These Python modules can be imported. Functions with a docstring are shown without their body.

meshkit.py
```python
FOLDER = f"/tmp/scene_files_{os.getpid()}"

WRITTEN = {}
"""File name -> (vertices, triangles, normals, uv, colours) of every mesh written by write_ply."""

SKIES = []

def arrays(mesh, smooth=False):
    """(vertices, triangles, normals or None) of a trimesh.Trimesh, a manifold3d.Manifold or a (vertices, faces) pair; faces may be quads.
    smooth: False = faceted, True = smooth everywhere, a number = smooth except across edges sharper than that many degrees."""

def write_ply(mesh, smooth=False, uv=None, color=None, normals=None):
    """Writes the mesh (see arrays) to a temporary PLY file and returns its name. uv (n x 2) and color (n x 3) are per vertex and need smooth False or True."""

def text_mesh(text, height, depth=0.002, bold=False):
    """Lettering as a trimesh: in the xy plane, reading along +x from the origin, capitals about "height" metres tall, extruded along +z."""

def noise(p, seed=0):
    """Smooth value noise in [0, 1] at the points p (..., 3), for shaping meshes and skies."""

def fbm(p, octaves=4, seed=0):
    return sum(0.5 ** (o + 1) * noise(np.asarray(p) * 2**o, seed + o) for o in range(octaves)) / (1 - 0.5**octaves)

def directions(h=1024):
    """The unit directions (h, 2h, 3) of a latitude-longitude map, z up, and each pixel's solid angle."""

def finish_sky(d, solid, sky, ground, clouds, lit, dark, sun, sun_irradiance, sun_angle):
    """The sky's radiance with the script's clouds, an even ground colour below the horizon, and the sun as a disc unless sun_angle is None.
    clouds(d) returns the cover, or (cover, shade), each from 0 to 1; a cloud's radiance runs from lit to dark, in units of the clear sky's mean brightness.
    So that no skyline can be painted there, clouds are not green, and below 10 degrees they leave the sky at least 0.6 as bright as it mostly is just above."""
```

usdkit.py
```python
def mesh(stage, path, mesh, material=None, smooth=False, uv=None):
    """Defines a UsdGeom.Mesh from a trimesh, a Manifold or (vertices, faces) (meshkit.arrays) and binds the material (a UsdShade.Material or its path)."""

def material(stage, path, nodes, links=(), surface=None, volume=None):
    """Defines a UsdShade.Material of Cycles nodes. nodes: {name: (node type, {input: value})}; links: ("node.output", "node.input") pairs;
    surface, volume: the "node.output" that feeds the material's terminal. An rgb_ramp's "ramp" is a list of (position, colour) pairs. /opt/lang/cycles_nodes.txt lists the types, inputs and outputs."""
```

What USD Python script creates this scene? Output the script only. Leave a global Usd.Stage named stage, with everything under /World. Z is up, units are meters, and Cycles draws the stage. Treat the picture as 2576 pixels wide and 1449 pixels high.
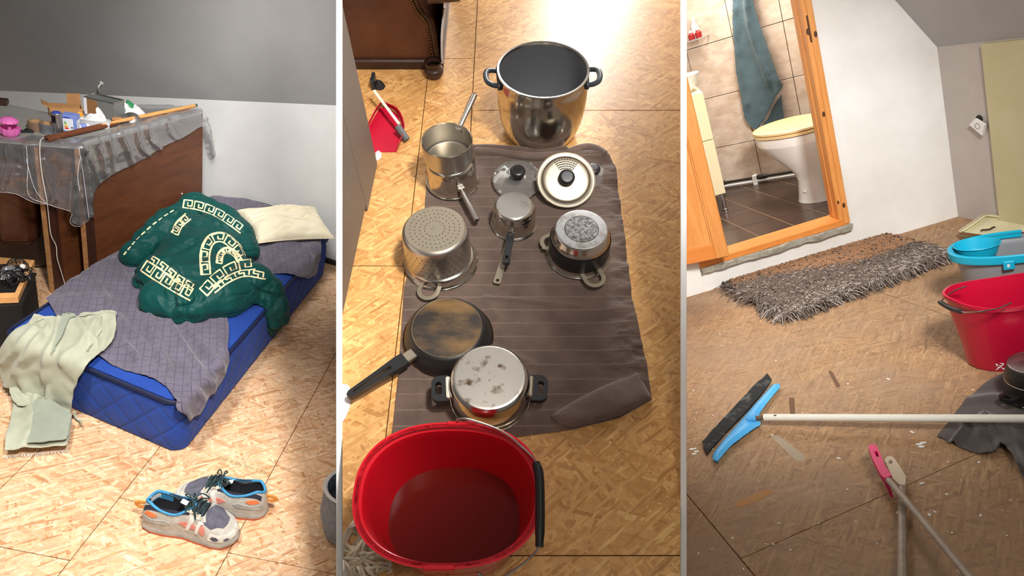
import math, random, numpy as np, trimesh, usdkit, meshkit
from pxr import Usd, UsdGeom, UsdLux, UsdShade, Gf, Sdf, Vt
from scipy.spatial import Delaunay, cKDTree
from shapely.geometry import Polygon, LineString, Point
import shapely
V=lambda *a: np.array(a,float)
stage=Usd.Stage.CreateInMemory()
UsdGeom.SetStageUpAxis(stage,'Z'); UsdGeom.SetStageMetersPerUnit(stage,1.0)
UsdGeom.Scope.Define(stage,'/World'); UsdGeom.Scope.Define(stage,'/World/Looks')
rng=np.random.default_rng(7)
# ------------------------------------------------------------------ camera
FPX,CX,CY=1700.,1288.,724.5          # focal length and centre in pixels of a 2576 x 1449 frame
PITCH=math.radians(54)               # the middle room stands level, the camera looks down into it
WM=np.array([[1,0,0],[0,-math.sin(PITCH),math.cos(PITCH)],[0,-math.cos(PITCH),-math.sin(PITCH)]]) # view (right,down,forward) -> world
EYE=V(0,0,1.5)
cam=UsdGeom.Camera.Define(stage,'/World/camera')
cam.CreateHorizontalApertureAttr(36.0); cam.CreateVerticalApertureAttr(36.0*1449/2576); cam.CreateFocalLengthAttr(36.0*FPX/2576)
cam.CreateClippingRangeAttr(Gf.Vec2f(0.05,100)); cam.CreateFStopAttr(0.0); cam.CreateExposureAttr(0.0)
def gf(m): return Gf.Matrix4d(*np.asarray(m,float).T.ravel().tolist())
m=np.eye(4); m[:3,:3]=WM@np.diag([1,-1,-1]); m[:3,3]=EYE
cam.AddTransformOp().Set(gf(m))

class Room:
    """One room: its own level (x right, y away, z up from its floor), standing where the camera looks into it."""
    def __init__(s,cx,p,roll,H):
        p,roll=math.radians(p),math.radians(roll)
        d=V((cx-CX)/FPX,0,1); d/=np.linalg.norm(d); r=V(d[2],0,-d[0])
        g=math.cos(p)*(math.cos(roll)*V(0,1,0)+math.sin(roll)*r)+math.sin(p)*d
        up=-g; y=d-(d@up)*up; y/=np.linalg.norm(y); x=np.cross(y,up)
        s.H=H; s.M=np.array([x,y,up]); s.W=np.eye(4); s.W[:3,:3]=WM@s.M.T; s.W[:3,3]=EYE-s.W[:3,:3]@V(0,0,H); s.eye=V(0,0,H)
        s.cuts=[]
    def ray(s,px,py): return s.M@V((px-CX)/FPX,(py-CY)/FPX,1)
    def at(s,px,py,z=0.):
        r=s.ray(px,py); return s.eye+(z-s.H)/r[2]*r
    def pl(s,px,py,q,n):
        r=s.ray(px,py); n=np.asarray(n,float); return s.eye+((np.asarray(q)-s.eye)@n)/(r@n)*r
    def px(s,P):
        c=(np.asarray(P,float)-s.eye)@s.M; return np.stack([CX+FPX*c[...,0]/c[...,2],CY+FPX*c[...,1]/c[...,2]],-1)
    def depth(s,P): return ((np.asarray(P)-s.eye)@s.M)[2]
    def len(s,n,P): return n*s.depth(P)/FPX      # n pixels at P in metres
    def cut(s,mesh,loc=None):
        """keeps what is on this room's side of its divider boards"""
        for q,n in s.cuts:
            mesh=trimesh.intersections.slice_mesh_plane(mesh,n,q-(0 if loc is None else loc),cap=False)
        return mesh
RA=Room(423,30,1,1.70); RB=Room(1286,54,0,1.50); RC=Room(2152,24,9,1.35)
# boards added between the rooms to stand for white divider strips: they run away from the camera, their white front edges towards it
PART=[]
for pxl,z0 in ((853.5,1.594),(1719.5,1.5)):
    u=V((pxl-CX)/FPX,0,1); n=V(1,0,-u[0]); n/=np.linalg.norm(n); t=15.6/FPX*z0*n[0]/2
    PART.append((u,n,t,z0))
for R,k,sg in ((RA,0,-1),(RB,0,1),(RB,1,-1),(RC,1,1)):
    u,n,t,z0=PART[k]; nr=R.M@n
    R.cuts.append((R.eye+sg*nr*t,sg*nr))
# ------------------------------------------------------------------ light
def light(name,R,pos,target,w,h,power,color,spread=None):
    L=UsdLux.RectLight.Define(stage,'/World/'+name); L.CreateWidthAttr(w); L.CreateHeightAttr(h)
    L.CreateIntensityAttr(power); L.CreateColorAttr(Gf.Vec3f(*color)); L.CreateNormalizeAttr(False)
    b=np.asarray(pos,float)-np.asarray(target,float); b/=np.linalg.norm(b)
    x=np.cross(V(0,0,1) if abs(b[2])<.99 else V(0,1,0),b); x/=np.linalg.norm(x); m=np.eye(4)
    m[:3,0]=x; m[:3,1]=np.cross(b,x); m[:3,2]=b; m[:3,3]=pos
    L.AddTransformOp().Set(gf(R.W@m)); return L
def spot(name,R,pos,target,radius,power,color,cone,soft):
    S=UsdLux.SphereLight.Define(stage,'/World/'+name); S.CreateRadiusAttr(radius); S.CreateIntensityAttr(power); S.CreateColorAttr(Gf.Vec3f(*color))
    b=np.asarray(pos,float)-np.asarray(target,float); b/=np.linalg.norm(b); x=np.cross(V(0,0,1),b); x/=np.linalg.norm(x); m=np.eye(4); m[:3,0]=x; m[:3,1]=np.cross(b,x); m[:3,2]=b; m[:3,3]=pos
    S.AddTransformOp().Set(gf(R.W@m)); h=UsdLux.ShapingAPI.Apply(S.GetPrim()); h.CreateShapingConeAngleAttr(cone); h.CreateShapingConeSoftnessAttr(soft); return S
dome=UsdLux.DomeLight.Define(stage,'/World/sky'); dome.CreateIntensityAttr(DOME:=0.058); dome.CreateColorAttr(Gf.Vec3f(1.0,.97,.93))
light('window_light_middle',RB,(.75,4.3,1.25),(.2,1.8,.1),.9,1.3,40,(1,.98,.95))
spot('lamp_left',RA,(.352,.156,2.757),(-.10,2.35,.30),.14,560,(1,.97,.94),28,.8)  # added spot for daylight inferred from behind right; soft cone dims the corners
spot('lamp_bed',RA,(-.42,1.45,2.25),(-.36,1.86,.1),.12,300,(1,.97,.93),24,.7)  # added fill spot brightening bed and floor; no such lamp in the room
spot('lamp_bed_head',RA,(.12,2.2,1.9),(.38,3.35,.50),.25,46,(1,.98,.96),30,.8)  # added fill spot that lifts wall and pillow, not a fixture
spot('lamp_middle',RB,(.25,-.1,2.7),(.02,.90,0),.25,24,(1,.90,.76),34,.8)  # added warm fill spot for the near floor, no real source there
spot('lamp_right',RC,RC.M@V(.62,-1.05,.10)+RC.eye,(-.42,3.2,.28),.22,230,(1,.97,.94),28,.85)  # added spot brightening the gable, its cone edge darkening the corners
light('bathroom_window_light',RC,(-.42,4.32,1.72),(.1,4.0,.2),.28,.30,52,(1,.92,.80))
# ------------------------------------------------------------------ helpers: scene objects
USED={}
def numbered(parent,name):
    k=(parent,name); c=USED.get(k,0); USED[k]=c+1
    return name if c==0 else f'{name}_{c:03d}'
def T4(loc=(0,0,0),rz=0.,rx=0.,ry=0.):
    m=np.eye(4)
    for a,ax in ((rx,(1,0,0)),(ry,(0,1,0)),(rz,(0,0,1))): m=trimesh.transformations.rotation_matrix(a,ax)@m
    m[:3,3]=loc; return m
def setdata(p,label=None,cat=None,group=None,kind=None):
    for k,v in (('label',label),('category',cat),('group',group),('kind',kind)):
        if v: p.SetCustomDataByKey(k,v)
class Thing:
    """An Xform under /World whose children are its parts. Part meshes come in its own coordinates, or (room=True) in the room's."""
    def __init__(s,name,label,cat,R,loc=(0,0,0),rz=0.,M=None,group=None,kind=None):
        s.R=R; s.L=T4(loc,rz) if M is None else np.asarray(M,float); s.inv=np.linalg.inv(s.L)
        s.path='/World/'+numbered('/World',name); x=UsdGeom.Xform.Define(stage,s.path); x.AddTransformOp().Set(gf(R.W@s.L))
        s.prim=x.GetPrim(); setdata(s.prim,label,cat,group,kind)
    def add(s,name,mesh,mat,parent=None,smooth=35,label=None,room=False,uv=None,kind=None,cut=False):
        if not isinstance(mesh,trimesh.Trimesh): mesh=M3(mesh)
        mesh=mesh.copy()
        if cut:
            if not room: mesh.apply_transform(s.L)
            mesh=s.R.cut(mesh); mesh.apply_transform(s.inv)
        elif room: mesh.apply_transform(s.inv)
        if len(mesh.faces)==0: return None
        path=numbered_path(parent or s.path,name)
        g=usdkit.mesh(stage,path,mesh,MAT[mat],smooth=True if uv is not None else smooth,uv=uv)
        if label or kind: setdata(g.GetPrim(),label,kind=kind)
        return path
def numbered_path(parent,name): return parent+'/'+numbered(parent,name)
def solo(name,label,cat,R,mesh,mat,loc=(0,0,0),rz=0.,room=False,group=None,kind=None,smooth=35,cut=False,uv=None,M=None):
    """A thing that is one mesh."""
    if not isinstance(mesh,trimesh.Trimesh): mesh=M3(mesh)
    L=T4(loc,rz) if M is None else M; mesh=mesh.copy()
    if cut:
        if not room: mesh.apply_transform(L)
        mesh=R.cut(mesh); mesh.apply_transform(np.linalg.inv(L))
    elif room: mesh.apply_transform(np.linalg.inv(L))
    g=usdkit.mesh(stage,'/World/'+numbered('/World',name),mesh,MAT[mat],smooth=True if uv is not None else smooth,uv=uv)
    g.AddTransformOp().Set(gf(R.W@L)); setdata(g.GetPrim(),label,cat,group,kind); return g
# ------------------------------------------------------------------ helpers: shapes
def TM(v,f): return trimesh.Trimesh(np.asarray(v,float),np.asarray(f,int),process=False)
def M3(m): a=m.to_mesh(); return TM(a.vert_properties[:,:3],a.tri_verts)
def cat(*ms): return trimesh.util.concatenate([m for m in ms if m is not None])
def mv(m,x=0,y=0,z=0,rz=0.,rx=0.,ry=0.): m=m.copy(); m.apply_transform(T4((x,y,z),rz,rx,ry)); return m
def box(x0,x1,y0,y1,z0,z1,b=0.0):
    b=min(b,.49*(x1-x0),.49*(y1-y0),.49*(z1-z0))
    if b<=0: 
        m=trimesh.creation.box([x1-x0,y1-y0,z1-z0]); m.apply_translation([(x0+x1)/2,(y0+y1)/2,(z0+z1)/2]); return m
    p=[]
    for X,sx in ((x0,1),(x1,-1)):
        for Y,sy in ((y0,1),(y1,-1)):
            for Z,sz in ((z0,1),(z1,-1)):
                p+=[(X,Y+sy*b,Z+sz*b),(X+sx*b,Y,Z+sz*b),(X+sx*b,Y+sy*b,Z)]
    return trimesh.convex.convex_hull(np.array(p))
def lathe(prof,n=64,closed=False,sx=1.,sy=1.):
    """prof: (r,z) points from one end to the other, turned about z."""
    pr=np.array(prof,float); k=len(pr); a=np.arange(n)/n*2*math.pi
    v=np.stack([np.outer(pr[:,0],np.cos(a))*sx,np.outer(pr[:,0],np.sin(a))*sy,np.repeat(pr[:,1:2],n,1)],-1).reshape(-1,3); f=[]
    for i in range(k-1+closed):
        i2=(i+1)%k
        for j in range(n):
            j2=(j+1)%n; q=(i*n+j,i*n+j2,i2*n+j2,i2*n+j)
            if pr[i,0]>1e-7: f.append((q[0],q[1],q[2]))
            if pr[i2,0]>1e-7: f.append((q[0],q[2],q[3]))
    m=TM(v,f); m.merge_vertices(); 
    return m
def rprof(pts,r=.004,k=4):
    """rounds the corners of a profile"""
    p=[np.array(q,float) for q in pts]; out=[p[0]]
    for a,b,c in zip(p,p[1:],p[2:]):
        la,lc=np.linalg.norm(a-b),np.linalg.norm(c-b); d=min(r,.45*la,.45*lc); s=b+(a-b)/la*d; e=b+(c-b)/lc*d
        for t in np.linspace(0,1,k): out.append((1-t)**2*s+2*t*(1-t)*b+t*t*e)
    return out+[p[-1]]
def spline(P,n=8,closed=False):
    P=np.array(P,float); k=len(P)
    if k<3 and not closed: 
        t=np.linspace(0,1,n+1)[:,None]; return P[0]*(1-t)+P[1]*t
    out=[]
    for i in range(k if closed else k-1):
        p0=P[(i-1)%k] if closed or i>0 else 2*P[0]-P[1]; p1=P[i]; p2=P[(i+1)%k]; p3=P[(i+2)%k] if closed or i+2<k else 2*P[-1]-P[-2]
        for t in np.arange(n)/n: out.append(.5*((2*p1)+(-p0+p2)*t+(2*p0-5*p1+4*p2-p3)*t*t+(-p0+3*p1-3*p2+p3)*t**3))
    if not closed: out.append(P[-1])
    return np.array(out)
def tube(P,r,n=8,closed=False,flat=1.,up=None):
    """a round (or flattened) bar along P; r a number or one per point"""
    P=np.array(P,float); k=len(P); r=np.broadcast_to(np.asarray(r,float),(k,)); 
    t=np.roll(P,-1,0)-np.roll(P,1,0) if closed else np.gradient(P,axis=0); t/=np.maximum(np.linalg.norm(t,axis=1,keepdims=True),1e-12)
    u=np.array(up if up is not None else (V(0,0,1) if abs(t[0,2])<.9 else V(1,0,0)),float); rings=[]; a=np.arange(n)/n*2*math.pi
    for i in range(k):
        if up is not None: u=np.array(up,float)
        u=u-(u@t[i])*t[i]; u/=max(np.linalg.norm(u),1e-9); w=np.cross(t[i],u)
        rings.append(P[i]+r[i]*(np.outer(np.cos(a),w)+flat*np.outer(np.sin(a),u)))
    v=np.array(rings).reshape(-1,3); f=[]
    for i in range(k if closed else k-1):
        i2=(i+1)%k
        for j in range(n):
            j2=(j+1)%n; f+=[(i*n+j,i*n+j2,i2*n+j2),(i*n+j,i2*n+j2,i2*n+j)]
    if not closed:
        v=np.vstack([v,P[0],P[-1]]); c=k*n
        for j in range(n): f+=[(c,(j+1)%n,j),(c+1,(k-1)*n+j,(k-1)*n+(j+1)%n)]
    return TM(v,f)
def prism(poly,z0,z1):
    poly=poly if isinstance(poly,shapely.Geometry) else Polygon(poly)
    if not poly.is_valid: poly=poly.buffer(0)
    ms=[trimesh.creation.extrude_polygon(g,z1-z0,engine='earcut') for g in getattr(poly,'geoms',[poly])]
    m=cat(*ms); m.apply_translation([0,0,z0]); return m
def rrect(w,h,r,cx=0,cy=0): return shapely.box(cx-w/2+r,cy-h/2+r,cx+w/2-r,cy+h/2-r).buffer(r,quad_segs=4)
def gridmesh(G,closed_u=False,closed_v=False,flip=False):
    G=np.array(G,float); a,b=G.shape[:2]; f=[]
    for i in range(a if closed_u else a-1):
        for j in range(b if closed_v else b-1):
            p,q,r,s=i*b+j,i*b+(j+1)%b,((i+1)%a)*b+(j+1)%b,((i+1)%a)*b+j
            f+=[(p,q,r),(p,r,s)]
    f=np.array(f); return TM(G.reshape(-1,3),f[:,::-1] if flip else f)
def thick(m,t,uv=None):
    """gives an open sheet a thickness below its surface"""
    n=np.array(m.vertex_normals); v=np.array(m.vertices); k=len(v); f=np.array(m.faces)
    e=np.sort(np.vstack([f[:,[0,1]],f[:,[1,2]],f[:,[2,0]]]),1); d=np.vstack([f[:,[0,1]],f[:,[1,2]],f[:,[2,0]]])
    u,inv,c=np.unique(e,axis=0,return_inverse=True,return_counts=True); be=d[c[inv.ravel()]==1]
    side=np.vstack([np.stack([be[:,1],be[:,0],be[:,0]+k],1),np.stack([be[:,1],be[:,0]+k,be[:,1]+k],1)])
    r=TM(np.vstack([v,v-n*t]),np.vstack([f,f[:,::-1]+k,side]))
    return r if uv is None else (r,np.vstack([uv,uv]))
def sheet2d(poly,step,inner=()):
    """a fine triangulation of a 2D outline: points, faces"""
    poly=poly if isinstance(poly,shapely.Geometry) else Polygon(poly)
    poly=poly.buffer(0); x0,y0,x1,y1=poly.bounds
    b=np.vstack([np.array(g.segmentize(step).coords)[:-1] for g in [poly.exterior,*poly.interiors]])
    X,Y=np.meshgrid(np.arange(x0,x1,step),np.arange(y0,y1,step*.87)); X=X+(np.arange(len(X))%2*step/2)[:,None]
    p=np.stack([X.ravel(),Y.ravel()],1); p=p[shapely.contains_xy(poly.buffer(-step*.45),p[:,0],p[:,1])]
    p=np.vstack([b,p]); f=Delaunay(p).simplices; c=p[f].mean(1); f=f[shapely.contains_xy(poly.buffer(1e-6),c[:,0],c[:,1])]
    a=p[f]; s=np.cross(a[:,1]-a[:,0],a[:,2]-a[:,0]); f[s<0]=f[s<0][:,::-1]; f=f[np.abs(s)>1e-12]; u,i=np.unique(f,return_inverse=True); return p[u],i.reshape(-1,3)
def relax(m,n):
    e=np.array(m.faces)[:,[0,1,1,2,2,0]].reshape(-1,2); e=np.unique(np.sort(e,1),axis=0); v=np.array(m.vertices); k=np.bincount(e.ravel(),minlength=len(v))[:,None]
    for _ in range(n):
        a=np.zeros_like(v); np.add.at(a,e[:,0],v[e[:,1]]); np.add.at(a,e[:,1],v[e[:,0]]); v=.5*v+.5*a/np.maximum(k,1)
    m.vertices=v
def nz(p,scale,seed=0): 
    p=np.asarray(p,float); 
    if p.shape[-1]==2: p=np.concatenate([p,np.zeros(p.shape[:-1]+(1,))],-1)
    return meshkit.noise(p*scale+seed*7.31,seed)-.5
def nets(fn,lo,hi,h):
    """the surface fn=0 (negative inside) as a mesh: naive surface nets"""
    lo=np.array(lo,float); n=np.ceil((np.array(hi)-lo)/h).astype(int)+1
    ax=[lo[k]+np.arange(n[k])*h for k in range(3)]; P=np.stack(np.meshgrid(*ax,indexing='ij'),-1)
    D=np.asarray(fn(P.reshape(-1,3))).reshape(n); S=D<0
    cells=[(i,j,k) for i in (0,1) for j in (0,1) for k in (0,1)]
    sl=lambda a,o: a[o[0]:n[0]-1+o[0],o[1]:n[1]-1+o[1],o[2]:n[2]-1+o[2]]
    cnt=sum(sl(S,o).astype(int) for o in cells); act=(cnt>0)&(cnt<8)
    acc=np.zeros(act.shape+(3,)); w=np.zeros(act.shape)
    for a in cells:
        for ax_ in range(3):
            if a[ax_]: continue
            b=list(a); b[ax_]=1
            d0,d1=sl(D,a),sl(D,b); x=(d0<0)!=(d1<0); t=np.where(x,d0/np.where(x,d0-d1,1),0)
            q=np.array(a,float)[None,None,None,:]+np.zeros(act.shape+(3,)); q[...,ax_]+=t; acc+=q*x[...,None]; w+=x
    idx=np.argwhere(act); ids=-np.ones(act.shape,int); ids[act]=np.arange(len(idx))
    v=lo+(idx+(acc[act]/np.maximum(w[act],1)[:,None]))*h; F=[]
    for ax_ in range(3):
        o1,o2=[(1,2),(2,0),(0,1)][ax_]; 
        s0=[slice(None)]*3; s1=[slice(None)]*3; s0[ax_]=slice(0,-1); s1[ax_]=slice(1,None)
        e=np.argwhere(S[tuple(s0)]!=S[tuple(s1)]); e=e[(e[:,o1]>0)&(e[:,o2]>0)&(e[:,o1]<n[o1]-1)&(e[:,o2]<n[o2]-1)]
        if not len(e): continue
        ins=S[tuple(e.T)]; g=lambda a,b: ids[tuple((e-np.eye(3,dtype=int)[o1]*a-np.eye(3,dtype=int)[o2]*b).T)]
        q=np.stack([g(0,0),g(1,0),g(1,1),g(0,1)],1); q[~ins]=q[~ins][:,::-1]; q=q[(q>=0).all(1)]
        F+=[q[:,[0,1,2]],q[:,[0,2,3]]]
    return TM(v,np.vstack(F))
def soft(m,n=8):
    trimesh.smoothing.filter_taubin(m,iterations=n); return m
def capdist(P,a,b,ra,rb=None):
    """signed distance to a capsule that tapers from ra to rb"""
    a,b=np.asarray(a,float),np.asarray(b,float); rb=ra if rb is None else rb; d=b-a; t=np.clip((P-a)@d/max(d@d,1e-12),0,1)
    return np.linalg.norm(P-a-t[:,None]*d,axis=1)-(ra+(rb-ra)*t)
def smin(a,b,k): h=np.clip(.5+.5*(b-a)/k,0,1); return b+(a-b)*h-k*h*(1-h)
# ------------------------------------------------------------------ materials
MAT={}
def lin(c): c=np.array(c,float)/255; return np.where(c<=.04045,c/12.92,((c+.055)/1.055)**2.4)
def mat(name,c,rough=.5,metal=0.,c2=None,scale=8.,stretch=(1,1,1),lo=.35,hi=.65,bump=0.,bscale=None,dist=.004,detail=4,coat=0.,sheen=0.,trans=0.,ior=1.5,emit=0.,spec=.5,rand=0.,aniso=0.,cspace='object'):
    """a plain or two-tone noise material; c,c2 as 0..255 sRGB"""
    N={'p':('principled_bsdf',dict(base_color=lin(c),roughness=rough,metallic=metal,coat_weight=coat,sheen_weight=sheen,transmission_weight=trans,ior=ior,specular_ior_level=spec,anisotropic=aniso))}; Lk=[]
    if emit: N['p'][1].update(emission_color=lin(c),emission_strength=emit)
    if c2 is not None or bump or rand:
        N['t']=('texture_coordinate',{}); N['m']=('mapping',dict(scale=V(*stretch))); Lk+=[(f't.{cspace}','m.vector')]
    if c2 is not None:
        N['n']=('noise_texture',dict(scale=scale,detail=float(detail),roughness=.6)); N['r']=('rgb_ramp',dict(ramp=[(lo,lin(c)),(hi,lin(c2))]))
        Lk+=[('m.vector','n.vector'),('n.fac','r.fac'),('r.color','p.base_color')]
    if bump:
        N['b']=('noise_texture',dict(scale=bscale or scale,detail=3.)); N['u']=('bump',dict(strength=bump,distance=dist))
        Lk+=[('m.vector','b.vector'),('b.fac','u.height'),('u.normal','p.normal')]
    MAT[name]=usdkit.material(stage,'/World/Looks/'+name,N,Lk,surface='p.BSDF'); return MAT[name]
def osb(name,tones,rough=.55,coat=0.,dirt=None,contrast=1.):
    """oriented strand board: flat wood strands lying three ways, each with a tone of its own"""
    N={'t':('texture_coordinate',{}),'oi':('object_info',{}),'sc':('vector_math',dict(math_type='scale',vector1=V(3.7,9.1,2.3))),'ad':('vector_math',dict(math_type='add')),
       'wn':('noise_texture',dict(scale=14.,detail=2.)),'wm':('vector_math',dict(math_type='multiply_add',vector2=V(.010,.010,.010)))}
    Lk=[('oi.random','sc.scale'),('t.object','ad.vector1'),('sc.vector','ad.vector2'),('ad.vector','wn.vector'),('wn.color','wm.vector1'),('ad.vector','wm.vector3')]
    last=None
    for k,(ang,sx,sy) in enumerate(((.2,11,95),(1.25,12,112),(2.15,14,124),(2.85,12,100),(.7,19,170))):
        N[f'm{k}']=('mapping',dict(mapping_type='texture',rotation=V(0,0,ang))); N[f'q{k}']=('vector_math',dict(math_type='multiply',vector2=V(sx,sy,1)))
        N[f'v{k}']=('voronoi_texture',dict(scale=1.,randomness=1.,dimensions='2D')); N[f's{k}']=('separate_color',{}); 
        Lk+=[('wm.vector',f'm{k}.vector'),(f'm{k}.vector',f'q{k}.vector1'),(f'q{k}.vector',f'v{k}.vector'),(f'v{k}.color',f's{k}.color')]
        if last is None: last=(f's{k}.r',)
        else:
            N[f'gt{k}']=('math',dict(math_type='greater_than',value2=.60)); N[f'x{k}']=('mix_float',{})
            Lk+=[(f's{k}.g',f'gt{k}.value1'),(f'gt{k}.value',f'x{k}.fac'),(last[0],f'x{k}.a'),(f's{k}.r',f'x{k}.b')]; last=(f'x{k}.result',)
    n=len(tones); N['r']=('rgb_ramp',dict(ramp=[(i/(n-1),lin(c)) for i,c in enumerate(tones)])); Lk+=[(last[0],'r.fac')]
    N['g']=('noise_texture',dict(scale=60.,detail=3.,roughness=.7)); N['gs']=('mix',dict(mix_type='multiply',fac=.35*contrast)); N['gr']=('rgb_ramp',dict(ramp=[(.3,(.45,.42,.4)),(.62,(1.15,1.15,1.15))]))
    Lk+=[('ad.vector','g.vector'),('g.fac','gr.fac'),('r.color','gs.color1'),('gr.color','gs.color2')]
    N['d']=('noise_texture',dict(scale=2.6,detail=5.,roughness=.65)); N['dr']=('rgb_ramp',dict(ramp=[(.42,(0,0,0)),(.72,(1,1,1))])); N['dm']=('mix',dict(mix_type='mix',color2=lin(dirt or tones[0])))
    N['df']=('math',dict(math_type='multiply',value2=.75 if dirt else .0))
    Lk+=[('ad.vector','d.vector'),('d.fac','dr.fac'),('dr.color','df.value1'),('df.value','dm.fac'),('gs.color','dm.color1')]
    N['p']=('principled_bsdf',dict(roughness=rough,coat_weight=coat,coat_roughness=.25)); N['u']=('bump',dict(strength=.5,distance=.0012))
    Lk+=[('dm.color','p.base_color'),(last[0],'u.height'),('u.normal','p.normal')]
    MAT[name]=usdkit.material(stage,'/World/Looks/'+name,N,Lk,surface='p.BSDF')
def wood(name,c,c2,rough=.45,scale=3.,stretch=(1,12,12),coat=0.,knots=False):
    N={'t':('texture_coordinate',{}),'m':('mapping',dict(scale=V(*stretch))),'n':('noise_texture',dict(scale=scale,detail=6.,roughness=.65,distortion=1.2)),'r':('rgb_ramp',dict(ramp=[(.3,lin(c)),(.5,lin((np.array(c)+np.array(c2))/2)),(.7,lin(c2))])),
       'p':('principled_bsdf',dict(roughness=rough,coat_weight=coat)),'u':('bump',dict(strength=.15,distance=.002))}
    Lk=[('t.object','m.vector'),('m.vector','n.vector'),('n.fac','r.fac'),('r.color','p.base_color'),('n.fac','u.height'),('u.normal','p.normal')]
    MAT[name]=usdkit.material(stage,'/World/Looks/'+name,N,Lk,surface='p.BSDF')
def clear(name,tint=(1,1,1),rough=.08,boost=1.,base=.04,white=0.,bump=0.,bscale=40):
    """thin clear film or glass: see-through, with a gloss that grows at grazing angles"""
    N={'tr':('transparent_bsdf',dict(color=V(*tint))),'g':('glossy_bsdf',dict(color=V(1,1,1),roughness=rough)),'f':('fresnel',dict(IOR=1.5)),'k':('math',dict(math_type='multiply_add',value2=boost,value3=base,use_clamp=True)),'x':('mix_closure',{})}
    Lk=[('f.fac','k.value1'),('k.value','x.fac'),('tr.BSDF','x.closure1'),('g.BSDF','x.closure2')]; out='x.closure'
    if bump:
        N.update({'t':('texture_coordinate',{}),'b':('noise_texture',dict(scale=float(bscale),detail=4.,roughness=.65,distortion=.8)),'u':('bump',dict(strength=bump,distance=.01))})
        Lk+=[('t.object','b.vector'),('b.fac','u.height'),('u.normal','g.normal'),('u.normal','f.normal')] if False else [('t.object','b.vector'),('b.fac','u.height'),('u.normal','g.normal')]
    if white:
        N.update({'d':('diffuse_bsdf',dict(color=V(.85,.86,.88))),'y':('mix_closure',dict(fac=white))}); Lk+=[('x.closure','y.closure1'),('d.BSDF','y.closure2')]; out='y.closure'
    MAT[name]=usdkit.material(stage,'/World/Looks/'+name,N,Lk,surface=out)
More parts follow.
